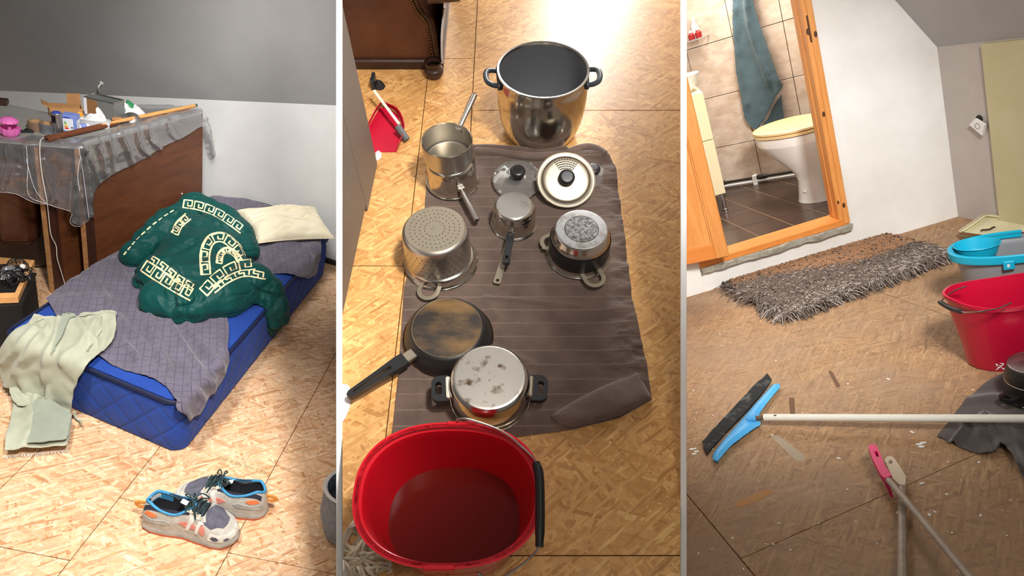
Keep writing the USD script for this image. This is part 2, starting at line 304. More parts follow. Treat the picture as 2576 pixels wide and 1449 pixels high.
def fabric(name,c,c2,line=None,lscale=(30,30),lw=.08,rough=.9,bump=.3,bscale=300,sheen=.2,mott=14.,lines='both',uvspace=False):
    """cloth with a fine weave; line draws a woven grid or stripes on it, along the cloth (uv) or the object"""
    N={'t':('texture_coordinate',{}),'n':('noise_texture',dict(scale=mott,detail=4.)),'r':('rgb_ramp',dict(ramp=[(.3,lin(c)),(.7,lin(c2))])),'b':('noise_texture',dict(scale=float(bscale),detail=2.)),'u':('bump',dict(strength=bump,distance=.002)),
       'p':('principled_bsdf',dict(roughness=rough,sheen_weight=sheen,sheen_roughness=.5,specular_ior_level=.25))}
    Lk=[('t.object','n.vector'),('n.fac','r.fac'),('t.object','b.vector'),('b.fac','u.height'),('u.normal','p.normal')]; out='r.color'
    if line is not None:
        N['sx']=('separate_xyz',{}); src='t.UV' if uvspace else 't.object'; Lk+=[(src,'sx.vector')]; fs=[]
        for k,ax in enumerate('xy'):
            if lines not in ('both',ax): continue
            N['a'+ax]=('math',dict(math_type='multiply',value2=float(lscale[k]))); N['f'+ax]=('math',dict(math_type='fraction')); N['l'+ax]=('math',dict(math_type='less_than',value2=lw))
            Lk+=[('sx.'+ax,f'a{ax}.value1'),(f'a{ax}.value',f'f{ax}.value1'),(f'f{ax}.value',f'l{ax}.value1')]; fs.append(f'l{ax}.value')
        if len(fs)==2: N['mx']=('math',dict(math_type='maximum')); Lk+=[(fs[0],'mx.value1'),(fs[1],'mx.value2')]; fs=['mx.value']
        N['lm']=('mix',dict(color2=lin(line))); N['lf']=('math',dict(math_type='multiply',value2=.75)); Lk+=[(fs[0],'lf.value1'),('lf.value','lm.fac'),(out,'lm.color1')]; out='lm.color'
    Lk+=[(out,'p.base_color')]
    MAT[name]=usdkit.material(stage,'/World/Looks/'+name,N,Lk,surface='p.BSDF')
def printed(name,c,cp,rough=.4,sheen=.15):
    """smooth cloth with a print: where the mesh's first texture coordinate is below 0 the print's colour"""
    N={'uv':('uvmap',dict(attribute='st')),'sx':('separate_xyz',{}),'k':('map_range',dict(from_min=-.0006,from_max=.0006,to_min=1.,to_max=0.,clamp=True)),'x':('mix',dict(color1=lin(c),color2=lin(cp))),'t':('texture_coordinate',{}),'b':('noise_texture',dict(scale=26.,detail=4.,distortion=1.)),'u':('bump',dict(strength=.45,distance=.012)),
       'p':('principled_bsdf',dict(roughness=rough,sheen_weight=sheen,specular_ior_level=.25))}
    Lk=[('uv.UV','sx.vector'),('sx.x','k.value'),('k.result','x.fac'),('x.color','p.base_color'),('t.object','b.vector'),('b.fac','u.height'),('u.normal','p.normal')]
    MAT[name]=usdkit.material(stage,'/World/Looks/'+name,N,Lk,surface='p.BSDF')
osb('osb_light',[(200,150,106),(228,188,148),(218,172,130),(238,208,174),(186,132,88),(232,198,160)],rough=.5)
osb('osb_warm',[(188,138,80),(206,158,98),(180,130,72),(216,172,112),(168,118,64),(208,162,100)],rough=.34,contrast=.8)
osb('osb_worn',[(160,124,88),(172,136,98),(150,114,80),(180,146,108),(136,104,74),(168,132,96)],rough=.6,dirt=(150,126,104),contrast=.7)
mat('gap',(40,30,22),.9)
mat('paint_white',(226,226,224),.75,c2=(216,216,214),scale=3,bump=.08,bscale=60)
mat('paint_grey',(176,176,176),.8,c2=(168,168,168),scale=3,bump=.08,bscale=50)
mat('divider_white',(250,250,250),.6)
mat('plaster',(216,214,210),.8,c2=(196,190,182),scale=5,bump=.25,bscale=14,dist=.01)
mat('dark_line',(36,34,32),.7)
mat('steel',(196,190,180),.16,1.,bump=.03,bscale=30)
mat('steel_brushed',(186,182,176),.34,1.,stretch=(1,1,14),bump=.10,bscale=90,dist=.001)
mat('steel_base',(190,186,178),.38,1.,c2=(128,116,100),scale=16,lo=.5,hi=.75,detail=6)
mat('steel_burnt',(196,190,180),.4,1.,c2=(98,70,44),scale=34,lo=.54,hi=.70,detail=8)
mat('steel_inside',(116,118,121),.42,.3)
mat('steel_dull',(164,154,136),.46,1.)
mat('steel_scuffed',(176,176,176),.42,1.,c2=(136,132,126),scale=40,lo=.45,hi=.7,detail=7)
mat('steel_etched',(92,90,90),.5,.9,c2=(150,148,146),scale=120,lo=.4,hi=.6,detail=5)
mat('black_plastic',(26,26,28),.38)
mat('handle_blueblack',(30,38,46),.35)
mat('pan_black',(30,26,24),.42,c2=(22,20,20),scale=9)
mat('pan_base',(36,30,25),.55,.2,c2=(112,84,46),scale=9,lo=.44,hi=.66,detail=8,stretch=(.6,1.3,1))
mat('cupboard_grey',(100,92,86),.5,c2=(94,86,80),scale=4)
mat('leather',(92,52,32),.34,c2=(66,36,24),scale=5,bump=.25,bscale=90,dist=.002)
mat('leather_dark',(60,36,24),.36,c2=(38,24,18),scale=5,bump=.25,bscale=60,dist=.002)
mat('walnut',(58,34,22),.35,c2=(40,24,16),scale=12,stretch=(1,1,5))
mat('brass',(120,88,48),.35,1.)
mat('crimson',(186,22,52),.32,c2=(172,18,46),scale=4)
mat('red_plastic',(206,16,34),.3,c2=(196,14,32),scale=4,coat=.2)
mat('red_bright',(186,16,52),.3,coat=.2)
mat('water',(92,16,12),.12,spec=.25)
mat('black_bristle',(22,22,24),.8,bump=.5,bscale=200)
mat('grey_bristle',(96,98,100),.8,bump=.5,bscale=200)
mat('cream_plastic',(222,214,196),.5)
mat('white_plastic',(232,230,226),.45)
mat('bag_white',(206,206,208),.45,bump=.2,bscale=20)
mat('yarn',(214,200,176),.9,c2=(168,156,136),scale=30,bump=.4,bscale=160)
fabric('towel_brown',(74,58,50),(94,76,66),line=(106,88,78),lscale=(1,24),lines='y',lw=.10,bump=.9,bscale=260,sheen=.5)
fabric('towel_fold',(84,68,60),(102,84,74),bump=.9,bscale=260,sheen=.5)
clear('glass_clear',(.95,.97,.96),rough=.04,boost=.5,base=.01,white=.04)
fabric('mattress_blue',(30,62,142),(34,70,154),rough=.75,bump=.25,bscale=220,sheen=.05)
mat('piping_navy',(14,26,62),.6)
fabric('sheet_grey',(92,86,100),(106,99,115),line=(66,61,76),lscale=(36,36),lw=.08,rough=.75,bump=.4,bscale=60,sheen=.3,uvspace=True)
printed('duvet_green',(3,68,64),(240,222,176),rough=.55,sheen=.03)
fabric('pillow_cream',(226,214,184),(236,226,200),rough=.85,bump=.3,bscale=120)
fabric('khaki',(160,162,142),(176,178,158),rough=.85,bump=.4,bscale=300)
fabric('khaki_dark',(138,144,130),(152,158,142),rough=.85,bump=.4,bscale=300)
wood('panel_brown',(84,46,24),(112,64,34),rough=.5,scale=2.2,stretch=(1.5,1.5,7))
wood('panel_dark',(52,28,20),(72,40,26),rough=.5,scale=4,stretch=(6,6,1))
wood('ply_edge',(150,100,58),(196,146,96),rough=.6,scale=14,stretch=(1,1,3))
mat('table_grey',(150,148,142),.7,c2=(136,134,130),scale=6)
clear('film',(.96,.96,.97),rough=.16,boost=.7,base=.015,white=.05,bump=.22,bscale=10)
mat('film_edge',(232,234,240),.3)
mat('pink',(226,112,186),.45)
mat('tape_brown',(130,104,84),.35); mat('tape_core',(176,140,100),.8); mat('tape_silver',(150,152,158),.3,.7)
mat('silver',(176,178,184),.25,.9); mat('tin',(150,154,152),.4,.6); mat('screen',(18,18,22),.2)
mat('cardboard',(176,130,82),.85,c2=(160,116,72),scale=20); mat('cardboard_dark',(140,98,58),.85)
mat('box_blue',(120,140,205),.5); mat('box_white',(226,228,236),.5); mat('print_blue',(50,70,170),.5)
for n_,c_ in (('e_green',(40,150,70)),('e_lime',(150,190,50)),('e_yellow',(240,214,40)),('e_orange',(236,130,40)),('e_red',(214,44,40))): mat(n_,c_,.5)
mat('orange_bag',(226,150,40),.4); mat('paper_white',(212,212,212),.6,bump=.3,bscale=30); mat('paper_green',(30,120,70),.5); mat('red_ink',(196,50,44),.6)
wood('rod_brown',(92,48,26),(120,66,36),rough=.4,scale=8,stretch=(1,8,8)); wood('stick_pale',(204,140,76),(226,170,104),rough=.5,scale=8,stretch=(1,8,8))
mat('stick_tip',(60,90,90),.5); mat('cork',(160,112,66),.8); mat('cord_white',(226,222,212),.5)
mat('black_box',(10,10,11),.7); wood('frame_wood',(200,142,84),(222,168,108),rough=.5,scale=6,stretch=(3,3,3)); mat('wire_black',(24,24,26),.4); clear('bag_clear',(.9,.9,.92),rough=.2,boost=1.2,base=.08,white=.15)
mat('shoe_main',(190,186,176),.75,c2=(170,164,154),scale=40,bump=.4,bscale=200); mat('shoe_sole',(150,148,142),.8,c2=(176,172,164),scale=30); mat('shoe_outsole',(206,98,64),.7); mat('shoe_suede',(74,74,88),.9,c2=(98,98,110),scale=40,bump=.4,bscale=260)
mat('shoe_white',(218,214,206),.8,c2=(198,194,186),scale=40); mat('shoe_navy',(34,36,52),.8); mat('shoe_blue',(58,138,184),.7); mat('shoe_lining',(26,26,32),.9); mat('shoe_pink',(206,128,116),.7); mat('shoe_orange',(226,120,70),.7); mat('shoe_loop',(210,136,60),.7); mat('lace',(32,56,60),.8); mat('eyelet',(232,196,150),.5); mat('shoe_label',(214,212,206),.6)
mat('tub_denim',(128,140,156),.6,c2=(104,116,132),scale=60); mat('tub_rim',(236,238,240),.4); mat('tub_inside',(66,72,80),.7)
mat('ink_faint',(150,116,80),.8)
osb_c=None
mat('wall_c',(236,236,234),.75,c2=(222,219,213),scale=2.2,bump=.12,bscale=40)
mat('wall_c2',(190,182,176),.8,c2=(180,172,166),scale=4,bump=.1,bscale=40)  # darker copy of wall_c, the knee wall's shade put into its colour
mat('plaster_rough',(170,166,152),.9,c2=(140,136,124),scale=30,bump=.8,bscale=40,dist=.01)
mat('cream_panel',(198,190,152),.6,c2=(190,180,140),scale=3)
wood('pine',(206,134,66),(226,160,92),rough=.45,scale=3,stretch=(9,9,1)); wood('pine_h',(208,126,54),(226,146,74),rough=.4,scale=3,stretch=(1.5,9,9)); mat('knot',(84,48,24),.5)
mat('tile_wall',(214,196,180),.3,c2=(186,160,140),scale=9,lo=.4,hi=.66,detail=7,stretch=(1,1,1.6)); mat('grout_dark',(70,56,46),.9); mat('tile_floor',(70,52,44),.25,c2=(60,45,38),scale=6); mat('grout_tan',(170,136,104),.8)
mat('ceramic',(240,238,234),.12,coat=.4); mat('seat_warm_lit',(238,208,152),.3,coat=.2); mat('cream_laminate',(240,226,186),.4)  # toilet seat and lid tone has the warm light mixed into the colour
fabric('towel_blue',(64,84,92),(78,98,106),bump=.8,bscale=200,sheen=.4); mat('chrome',(210,210,214),.15,1.); mat('pipe_dark',(60,54,50),.45,.6)
mat('red_glass',(150,24,24),.2,coat=.3)
mat('rug_grey',(112,99,90),.9); mat('rug_sunlit',(160,120,88),.9); mat('rug_pale',(176,166,158),.9); mat('rug_dark',(62,50,44),.9); mat('rug_back',(58,50,44),.95)  # the brown strand tone paints the rug's far half as sunlit
mat('card_cream',(226,220,186),.7,c2=(214,206,170),scale=8); mat('card_raw',(126,92,62),.9); mat('card_dark',(70,48,34),.9)
mat('bucket_grey',(136,138,142),.4,c2=(130,132,136),scale=4); mat('teal',(18,164,196),.35); mat('teal_dark',(10,96,118),.5)
mat('squeegee_blue',(70,164,226),.4,c2=(90,176,230),scale=12); mat('foam_black',(34,36,36),.9,c2=(84,86,84),scale=26,lo=.5,hi=.7,detail=6,bump=.6,bscale=80); mat('stain_grey',(168,152,130),.7); mat('stain_tan',(176,128,78),.7); mat('stain_brown',(104,74,52),.7); mat('pole_white',(228,226,214),.45,c2=(176,140,96),scale=30,lo=.66,hi=.74,detail=5,stretch=(.4,2,2)); mat('rust',(96,74,58),.7)
mat('handle_pink',(226,28,110),.4); mat('handle_cream',(206,192,168),.5); mat('pole_grey',(170,156,142),.4,c2=(150,136,122),scale=20); mat('paint_spot',(226,226,222),.6)
fabric('towel_dark',(66,60,60),(82,74,72),bump=.7,bscale=160,sheen=.5)
# ================================================================== the middle room: pots and pans on a towel
def seam_cells(xs,ys_for):
    """rectangles between board seams"""
    return [(xs[i],xs[i+1],y0,y1) for i in range(len(xs)-1) for y0,y1 in zip(ys_for[i],ys_for[i][1:])]
def floor_boards(R,label,cells,mt,ang=0.,org=(0,0),gap=.0022,t=.018):
    th=Thing('floor',label,'floor',R,loc=(org[0],org[1],0),rz=ang,kind='structure')
    x0=min(c[0] for c in cells);x1=max(c[1] for c in cells);y0=min(c[2] for c in cells);y1=max(c[3] for c in cells)
    th.add('subfloor',box(x0,x1,y0,y1,-.03,-t*.4),'gap',cut=True)
    for a,b,c,d in cells: th.add('board',box(a+gap/2,b-gap/2,c+gap/2,d-gap/2,-t,0,.0008),mt,cut=True,smooth=20)
    return th
# seams found in the picture, on the floor of the room
floor_boards(RB,'yellow strand board floor under the pots and pans',seam_cells([-1.4,-.92,-.297,-.134,.95,1.6],
    [[-.6,.8,2.2,4.2],[-.6,.385,1.167,2.123,3.4,4.4],[-.6,.385,1.167,2.123,3.4,4.4],[-.6,.385,1.835,3.1,4.4],[-.6,1.2,2.4,4.4]]),'osb_warm')
# added divider boards; the left front edge shades the bed room floor
for k,(u,n,t,z0) in enumerate(PART):
    d=u/np.linalg.norm(u); up=V(0,-1,0); L=np.linalg.norm(u)
    m=np.eye(4); m[:3,0]=n; m[:3,1]=d; m[:3,2]=np.cross(n,d); m[:3,3]=0
    if m[:3,2]@up<0: m[:3,0]*=-1; m[:3,2]*=-1
    W=np.eye(4); W[:3,:3]=WM; W[:3,3]=EYE
    class _P: pass
    P=_P(); P.W=W
    g=usdkit.mesh(stage,'/World/'+('wall_left_partition' if k==0 else 'wall_right_partition'),box(-t,t,z0*L,7.2,-3.2,3.4,.0015),MAT['divider_white'],smooth=20)
    g.AddTransformOp().Set(gf(W@m)); setdata(g.GetPrim(),['slim white divider board added between the bed room and the pots','slim white divider board added between the pots and the bathroom door room'][k],'wall',kind='structure')
# towel
PX=lambda R,pts,z=0.: np.array([R.at(x,y,z)[:2] for x,y in pts])
tw=PX(RB,[(1078,396),(1069,524),(1040,640),(1017,720),(1002,956),(986,1092),(1150,1100),(1300,1098),(1440,1080),(1560,1050),(1640,1005),(1622,900),(1590,760),(1575,640),(1560,520),(1548,430),(1530,392),(1500,374),(1465,368),(1420,378),(1340,383),(1250,374),(1195,372),(1140,380)],.006)
p,f=sheet2d(Polygon(tw),.006)
e_top=LineString(PX(RB,[(1190,376),(1250,380),(1340,388),(1420,384)],.01)); rt=LineString(PX(RB,[(1475,385),(1530,410),(1550,520),(1568,640),(1583,760),(1612,900)],.006))
def towel_z(p):
    pts=shapely.points(p); dt=shapely.distance(pts,e_top); dr=shapely.distance(pts,rt)
    z=.007+.026*np.exp(-(dt/.018)**2)*(1+.5*nz(p,14,6))+.006*nz(p,7,1)+.003*nz(p,22,2)
    z+=np.exp(-(dr/.06)**2)*(.010+.018*nz(p*V(1,3.2),9,3)+.014*nz(p*V(1,2.4),26,5)+.006*nz(p*V(1,2),60,7))
    for (a,b,w,h) in (((1225,870),(1340,920),.010,.006),((1225,760),(1250,800),.012,.005),((1220,750),(1460,775),.006,.004),((1050,920),(1060,1080),.006,.004),((1420,1050),(1600,960),.02,.008)):
        d=shapely.distance(pts,LineString(PX(RB,[a,b]))); z+=h*np.exp(-(d/w)**2)
    return np.maximum(z,.004)
tm=thick(TM(np.c_[p,towel_z(p)],f),.0045)
o=V(*tw.mean(0),0)
th=Thing('towel','large brown ribbed towel spread on the floor under the pots and lids','towel',RB,loc=o)
th.add('cloth',tm,'towel_brown',room=True,smooth=60)
th.add('rolled_edge',tube(spline([RB.at(x,y,.016) for x,y in ((1192,379),(1240,381),(1290,388),(1345,394),(1400,390),(1430,383),(1470,371),(1500,375),(1526,392))],6),[.006]+[.0135]*(8*6-1)+[.006],10),'towel_fold',room=True,label='rolled back edge of the towel')
fp=PX(RB,[(1385,1046),(1440,1012),(1500,980),(1556,955),(1606,934),(1622,968),(1640,1004),(1600,1026),(1560,1046),(1500,1064),(1440,1076),(1405,1066)],.012); p,f=sheet2d(Polygon(fp),.005); d_=shapely.distance(shapely.points(p),Polygon(fp).exterior)
th.add('folded_corner',thick(TM(np.c_[p,.012+.010*(1-np.exp(-d_/.008))+.006*nz(p,14,3)+.004*nz(p,40,8)],f),.006),'towel_fold',room=True,smooth=60,label='lighter towel corner folded over')
del tm
# --- shapes shared by pots
def bowl(prof_out,t,n=72):
    """a vessel wall: outer profile (r,z) from the rim down to the centre of the base, wall t thick"""
    po=rprof(prof_out,.012,5); pi=[(max(r-t,0),z+(t if r<1e-6 or z<po[-1][1]+t*1.5 else 0)) for r,z in po][::-1]
    pi[0]=(0,pi[0][1]); return lathe(list(po[::-1])+pi[::-1],n)
def shell(prof,t,n=72,rr=.01):
    """profile from the axis outwards to the rim (any way up), given a wall thickness"""
    po=np.array(rprof(prof,rr,6)); d=np.gradient(po,axis=0); nn=np.stack([-d[:,1],d[:,0]],1); nn/=np.linalg.norm(nn,axis=1,keepdims=True); pi=po+nn*t; pi[0,0]=0; pi=np.maximum(pi,[0,-9])
    m=lathe(np.vstack([po,pi[::-1]]),n); trimesh.repair.fix_normals(m); return m
def ring(r,z,w,n=72,h=None): return lathe([(r-w,z),(r,z+(h or w)),(r+w,z),(r,z-(h or w))],n,closed=True)
def flip(prof,h): return [(r,h-z) for r,z in prof]
def bar(a,b,w,h,n=10):  return tube(spline([a,b],4),w,n,flat=h/w)
# stockpot
P=RB.at(1366,173,.242)*V(1,1,0); TH=Thing('stockpot','tall shiny steel stockpot with two blue-black loop handles, standing behind the towel','pot',RB,loc=(P[0],P[1],.0))
r=.134
TH.add('body',shell([(0,.004),(.096,.004),(.112,.012),(.128,.055),(.136,.11),(.1385,.16),(.137,.205),(.134,.228),(.1335,.238)],-.0022,96,.03),'steel')
TH.add('lining',lathe([(0,.008),(.095,.009),(.110,.016),(.1255,.057),(.1335,.11),(.136,.16),(.1345,.205),(.1315,.228),(.131,.2375)],96),'steel_inside',label='dark brushed inside of the pot')
TH.add('rim',lathe([(.1305,.236),(.137,.2375),(.1402,.241),(.1385,.2435),(.1325,.2425)],96,closed=True),'steel')
for a in (math.radians(184),math.radians(-2)):
    c,s=math.cos(a),math.sin(a); L=[(.134,-.036,.214),(.152,-.036,.218),(.168,-.026,.222),(.173,0,.223),(.168,.026,.222),(.152,.036,.218),(.134,.036,.214)]
    hp=TH.add('handle',mv(tube(spline(L,6),.0088,10,flat=.8),rz=a),'handle_blueblack')
    TH.add('mount',mv(box(.130,.140,-.05,.05,.204,.226,.004),rz=a),'handle_blueblack',parent=hp)
# two stacked saucepans
P=RB.at(1136,420,.06)*V(1,1,0); P=RB.at(1124,352,.177)*V(1,1,0)
lo=Thing('saucepan','steel saucepan turned upside down on the towel under another saucepan','saucepan',RB,loc=(P[0]+.005,P[1],.012))
lo.add('body',shell([(0,.094),(.062,.094),(.0705,.088),(.074,.07),(.0755,.012),(.077,.004),(.0805,.0)],-.0016,80,.006),'steel')
lo.add('rim',ring(.0800,.002,.0018,80),'steel')
def pipe_handle(TH,a,r0,z0,L,rise,mt='steel_brushed'):
    m=tube(spline([(r0,0,z0),(r0+.03,0,z0+rise*.3),(r0+L,0,z0+rise)],6),[.0062]*4+[.0078]*5+[.0092]*4,14,flat=.8)
    h=TH.add('handle',mv(m,rz=a),mt); TH.add('hole',mv(lathe([(0,0),(.0062,0),(.0062,.0012),(0,.0012)],16,sy=.8),r0+L+.0008,0,z0+rise,ry=math.pi/2).apply_transform(T4((0,0,0),a)),'gap',parent=h,label='dark open end of the handle')
    TH.add('bracket',mv(box(r0-.006,r0+.006,-.012,.012,z0-.008,z0+.008,.003),rz=a),mt)
pipe_handle(lo,math.radians(-66),.078,.040,.122,-.016)
up=Thing('saucepan','open steel saucepan standing upright on top of an upturned one','saucepan',RB,loc=(P[0],P[1],.106))
up.add('body',shell([(0,.0),(.066,.0),(.070,.004),(.0715,.02),(.0725,.070)],-.0016,80,.006),'steel_brushed')
up.add('inner_base',lathe([(0,.0028),(.064,.0028),(.066,.004)],64),'steel_dull',label='dull inner base of the pan')
up.add('rim',ring(.0725,.071,.0016,80),'steel')
pipe_handle(up,math.radians(66),.074,.052,.112,.045)
# lids
def round_lid(name,label,R,ctr,r,tilt,az,glass=True,knob=True):
    m=T4(ctr); m=m@trimesh.transformations.rotation_matrix(tilt,[math.cos(az),math.sin(az),0])
    TH=Thing(name,label,'lid',R,M=m)
    dome=[(0,.016),(r*.3,.0145),(r*.6,.010),(r*.85,.004),(r*.965,.0)]
    return TH,dome
c=RB.at(1302,447,.028)
g1,d=round_lid('glass_lid','glass pan lid with black knob lying left of the steel strainer lid','',c,.068,.12,0) if False else (Thing('glass_cover','glass pan lid with black knob lying left of the steel strainer lid','lid',RB,M=T4(c*V(1,1,0)+V(0,0,.020))@T4(rx=.10)),None)
def glass_parts(TH,r,knobh=.03):
    TH.add('pane',shell([(0,.017),(r*.3,.0155),(r*.6,.011),(r*.85,.005),(r*.97,.001)],-.003,72,.004),'glass_clear')
    TH.add('rim',ring(r,.0005,.0022,80),'steel')
    TH.add('knob',lathe(rprof([(0,.017+knobh),(.016,.017+knobh),(.0235,.012+knobh),(.0235,.004+knobh),(.011,.020),(.016,.016)],.004),32),'black_plastic')
glass_parts(g1,.077)
c2=RB.at(1490,436,.012); g2=Thing('glass_cover','glass pan lid half hidden behind the steel strainer lid','lid',RB,M=T4(c2*V(1,1,0)+V(0,0,.010)))
glass_parts(g2,.054,.012)
c3=RB.at(1424,452,.055); n3=RB.eye-c3; n3/=np.linalg.norm(n3); tilt=math.radians(24)
sl=Thing('strainer_lid','round steel lid with strainer holes and black knob leaning on the glass lids','lid',RB,M=T4(c3)@T4(rx=tilt,rz=math.radians(4)))
r=.0875
sl.add('plate',shell([(0,.006),(.060,.005),(.068,.0035),(.073,-.001),(.079,.0012),(r-.002,.002),(r,-.001)],-.0012,96,.003),'steel_dull')
sl.add('rim',ring(r,-.0008,.0016,96),'steel')
sl.add('bead',ring(.0735,.0012,.0008,96),'gap',label='dark groove round the lid')
sl.add('knob',lathe(rprof([(0,.030),(.018,.030),(.0235,.026),(.0245,.018),(.020,.012),(.014,.005)],.004),40),'black_plastic')
hs=[]
for i,(rr,k) in enumerate(((.034,9),(.041,11),(.048,13),(.055,14),(.062,10))):
    for j in range(k):
        a=math.radians(90+ (j-(k-1)/2)*(72/k)-4); hs.append(mv(lathe([(0,.0012),(.0019,.0010),(.0019,-.002)],8),rr*math.cos(a),rr*math.sin(a),.0062-max(0,(rr-.05))*.12))
hs=cat(*hs); sl.add('strainer_hole',mv(trimesh.creation.box([.0001]*3),0,0,-.01) if False else hs,'gap',kind='stuff',label='small round strainer holes')
# small pans, upside down
P=RB.at(1293,518,.085)*V(1,1,0); ah=math.radians(-97)
s1=Thing('pan_with_steel_handle','shallow steel pan with a flat steel handle, upside down beneath the small saucepan','pan',RB,loc=(P[0],P[1],.010))
s1.add('body',shell([(0,.034),(.050,.034),(.056,.030),(.063,.006),(.0665,.0)],-.0014,72,.004),'steel')
s1.add('rim',ring(.0665,.0008,.0015,72),'steel')
hm=prism(Polygon([(.06,-.008),(.10,-.0085),(.225,-.0105),(.2285,-.007),(.2285,.007),(.225,.0105),(.10,.0085),(.06,.008)]).difference(rrect(.010,.008,.001,.218,0)),0,.0035)
s1.add('handle',mv(hm,0,0,.004,rz=math.radians(-102)),'steel_dull')
s2=Thing('small_saucepan','small steel saucepan with black handle, upside down in the middle of the towel','saucepan',RB,loc=(P[0],P[1],.013))
s2.add('body',shell([(0,.074),(.051,.074),(.0565,.069),(.0595,.055),(.0615,.05),(.0635,.004),(.066,.001)],-.0014,72,.005),'steel')
s2.add('base',lathe([(0,.0765),(.050,.0765),(.0525,.0745)],72),'steel_base')
s2.add('rim',ring(.0655,.002,.0015,72),'steel')
s2.add('bracket',mv(box(.058,.078,-.008,.008,.036,.044,.002),rz=ah),'steel')
hm=cat(prism(Polygon([(.074,-.0095),(.10,-.010),(.135,-.0085),(.17,-.0105),(.182,-.0075),(.186,0),(.182,.0075),(.17,.0105),(.135,.0085),(.10,.010),(.074,.0095)]).difference(Polygon([(.156,-.001),(.163,-.0042),(.174,-.003),(.174,.003),(.163,.0042)])),.030,.044))
s2.add('handle',mv(hm,rz=ah),'black_plastic')
s2.add('screw',mv(lathe([(0,.0455),(.003,.0452),(.0035,.044)],14),.085*math.cos(ah),.085*math.sin(ah),0),'steel')
# colander
P=RB.at(1094,580,.135)*V(1,1,0)
c0=Thing('steamer_pot','wide shallow steel pot with a loop handle, upside down beneath the colander','pot',RB,loc=(P[0]+.006,P[1]-.004,.010))
c0.add('body',shell([(0,.03),(.085,.03),(.094,.026),(.098,.006),(.1025,.0)],-.0015,88,.004),'steel'); c0.add('rim',ring(.1025,.001,.0017,88),'steel')
def flat_loop(TH,a,r0,w,L,z,parent=None,mt='steel_dull'):
    o=shapely.box(r0-.004,-w/2,r0+L*.5,w/2).union(Point(r0+L-w/2,0).buffer(w/2,quad_segs=10)).union(shapely.box(r0,-w/2,r0+L-w/2,w/2)); i=shapely.box(r0-.01,-w/2+.0115,r0+L-w/2,w/2-.0115).union(Point(r0+L-w/2,0).buffer(w/2-.0115,quad_segs=10))
    return TH.add('handle',mv(prism(o.difference(i),z,z+.0035),rz=a),mt)
flat_loop(c0,math.radians(-103),.098,.062,.048,.010)
cl=Thing('colander','tall perforated steel colander upside down at the left edge of the towel','colander',RB,loc=(P[0],P[1],.016))
cl.add('body',shell([(0,.126),(.078,.126),(.0865,.119),(.089,.108),(.0925,.012),(.095,.008),(.0985,.006),(.0995,.0)],-.0014,96,.006),'steel_brushed')
cl.add('base',lathe([(0,.1268),(.079,.1268),(.082,.1245)],80),'steel_dull'); cl.add('rim',ring(.0995,.001,.0018,96),'steel')
hs=[]
for rr,k in ((.027,18),(.040,22),(.053,28),(.066,34)):
    for j in range(k): a=j/k*2*math.pi+rr*40; hs.append(mv(lathe([(0,0),(.0015,0)],8),rr*math.cos(a),rr*math.sin(a),.1272))
for q,zz in enumerate((.032,.048,.064,.080,.096)):
    for j in range(36): a=(j+.5*(q%2))/36*2*math.pi; hs.append(mv(lathe([(0,0),(.0016,0)],8),ry=math.pi/2,x=.0932-zz*.0365+.0008).apply_transform(T4((0,0,zz),a)))
cl.add('perforation',cat(*hs),'gap',kind='stuff',label='rows of small round drain holes')
cl.add('stamp',mv(meshkit.text_mesh('inox',.006,.0003),-.006,-.004,.1269,rz=1.1),'steel_scuffed')
# pot with black band
P=RB.at(1463,576,.118)*V(1,1,0)
rp=Thing('casserole_pot','steel pot with broad black band and etched base, upside down right of centre','pot',RB,loc=(P[0],P[1],.012))
rp.add('body',shell([(0,.104),(.066,.104),(.071,.100),(.0795,.082),(.083,.068),(.0845,.0155),(.0855,.01),(.0875,.002),(.090,.0)],-.0016,88,.005),'steel')
rp.add('band',lathe([(.0832,.072),(.0846,.066),(.0852,.022),(.0848,.018)],88),'black_plastic',label='broad black enamel band')
rp.add('base',lathe([(0,.1066),(.0655,.1066),(.0700,.1052),(.0705,.1035)],80),'steel_scuffed',label='worn steel base disc')
rp.add('base_etching',lathe([(0,.1070),(.0452,.1070)],64),'steel_etched',label='darker etched ring in the base'); rp.add('base_groove',ring(.0458,.1068,.0007,72),'gap')
for ch,a in zip('ISI AMOUNTI',np.radians(np.linspace(228,318,11))):
    if ch!=' ': rp.add('letter',mv(mv(meshkit.text_mesh(ch,.0058,.0003),-.002,-.003,0),.0385*math.cos(a),.0385*math.sin(a),.1071,rz=a+math.pi/2),'pan_black')
rp.add('rim',ring(.090,.0008,.0017,88),'steel'); rp.add('bead',ring(.0865,.006,.0012,88),'steel')
flat_loop(rp,math.radians(-70),.084,.062,.052,.014); flat_loop(rp,math.radians(160),.084,.062,.030,.014)
# frying pan
P=RB.at(1118,820,.058)*V(1,1,0); ah=math.radians(-141)
fr=Thing('frying_pan','blackened frying pan lying upside down with a slotted black handle','pan',RB,loc=(P[0]+.006,P[1]-.004,.010))
fr.add('body',shell([(0,.048),(.088,.048),(.0945,.044),(.108,.024),(.1135,.004),(.1165,.0)],-.0022,96,.006),'pan_black')
fr.add('base',lathe([(0,.0492),(.086,.0492),(.0888,.0478)],80),'pan_base',label='scorched brown pan base'); fr.add('base_ring',ring(.0882,.0492,.0012,96),'steel_dull',label='pale worn ring round the base'); fr.add('rim',ring(.1165,.0008,.0014,96),'brass')
fr.add('ferrule',mv(box(.100,.132,-.014,.014,.020,.036,.003),rz=ah),'steel_dull')
hp=Polygon([(.128,-.0165),(.150,-.0175),(.20,-.014),(.285,-.0095),(.293,-.004),(.293,.004),(.285,.0095),(.20,.014),(.150,.0175),(.128,.0165)]).difference(Polygon([(.172,-.0048),(.275,-.0022),(.279,0),(.275,.0022),(.172,.0048),(.168,0)]))
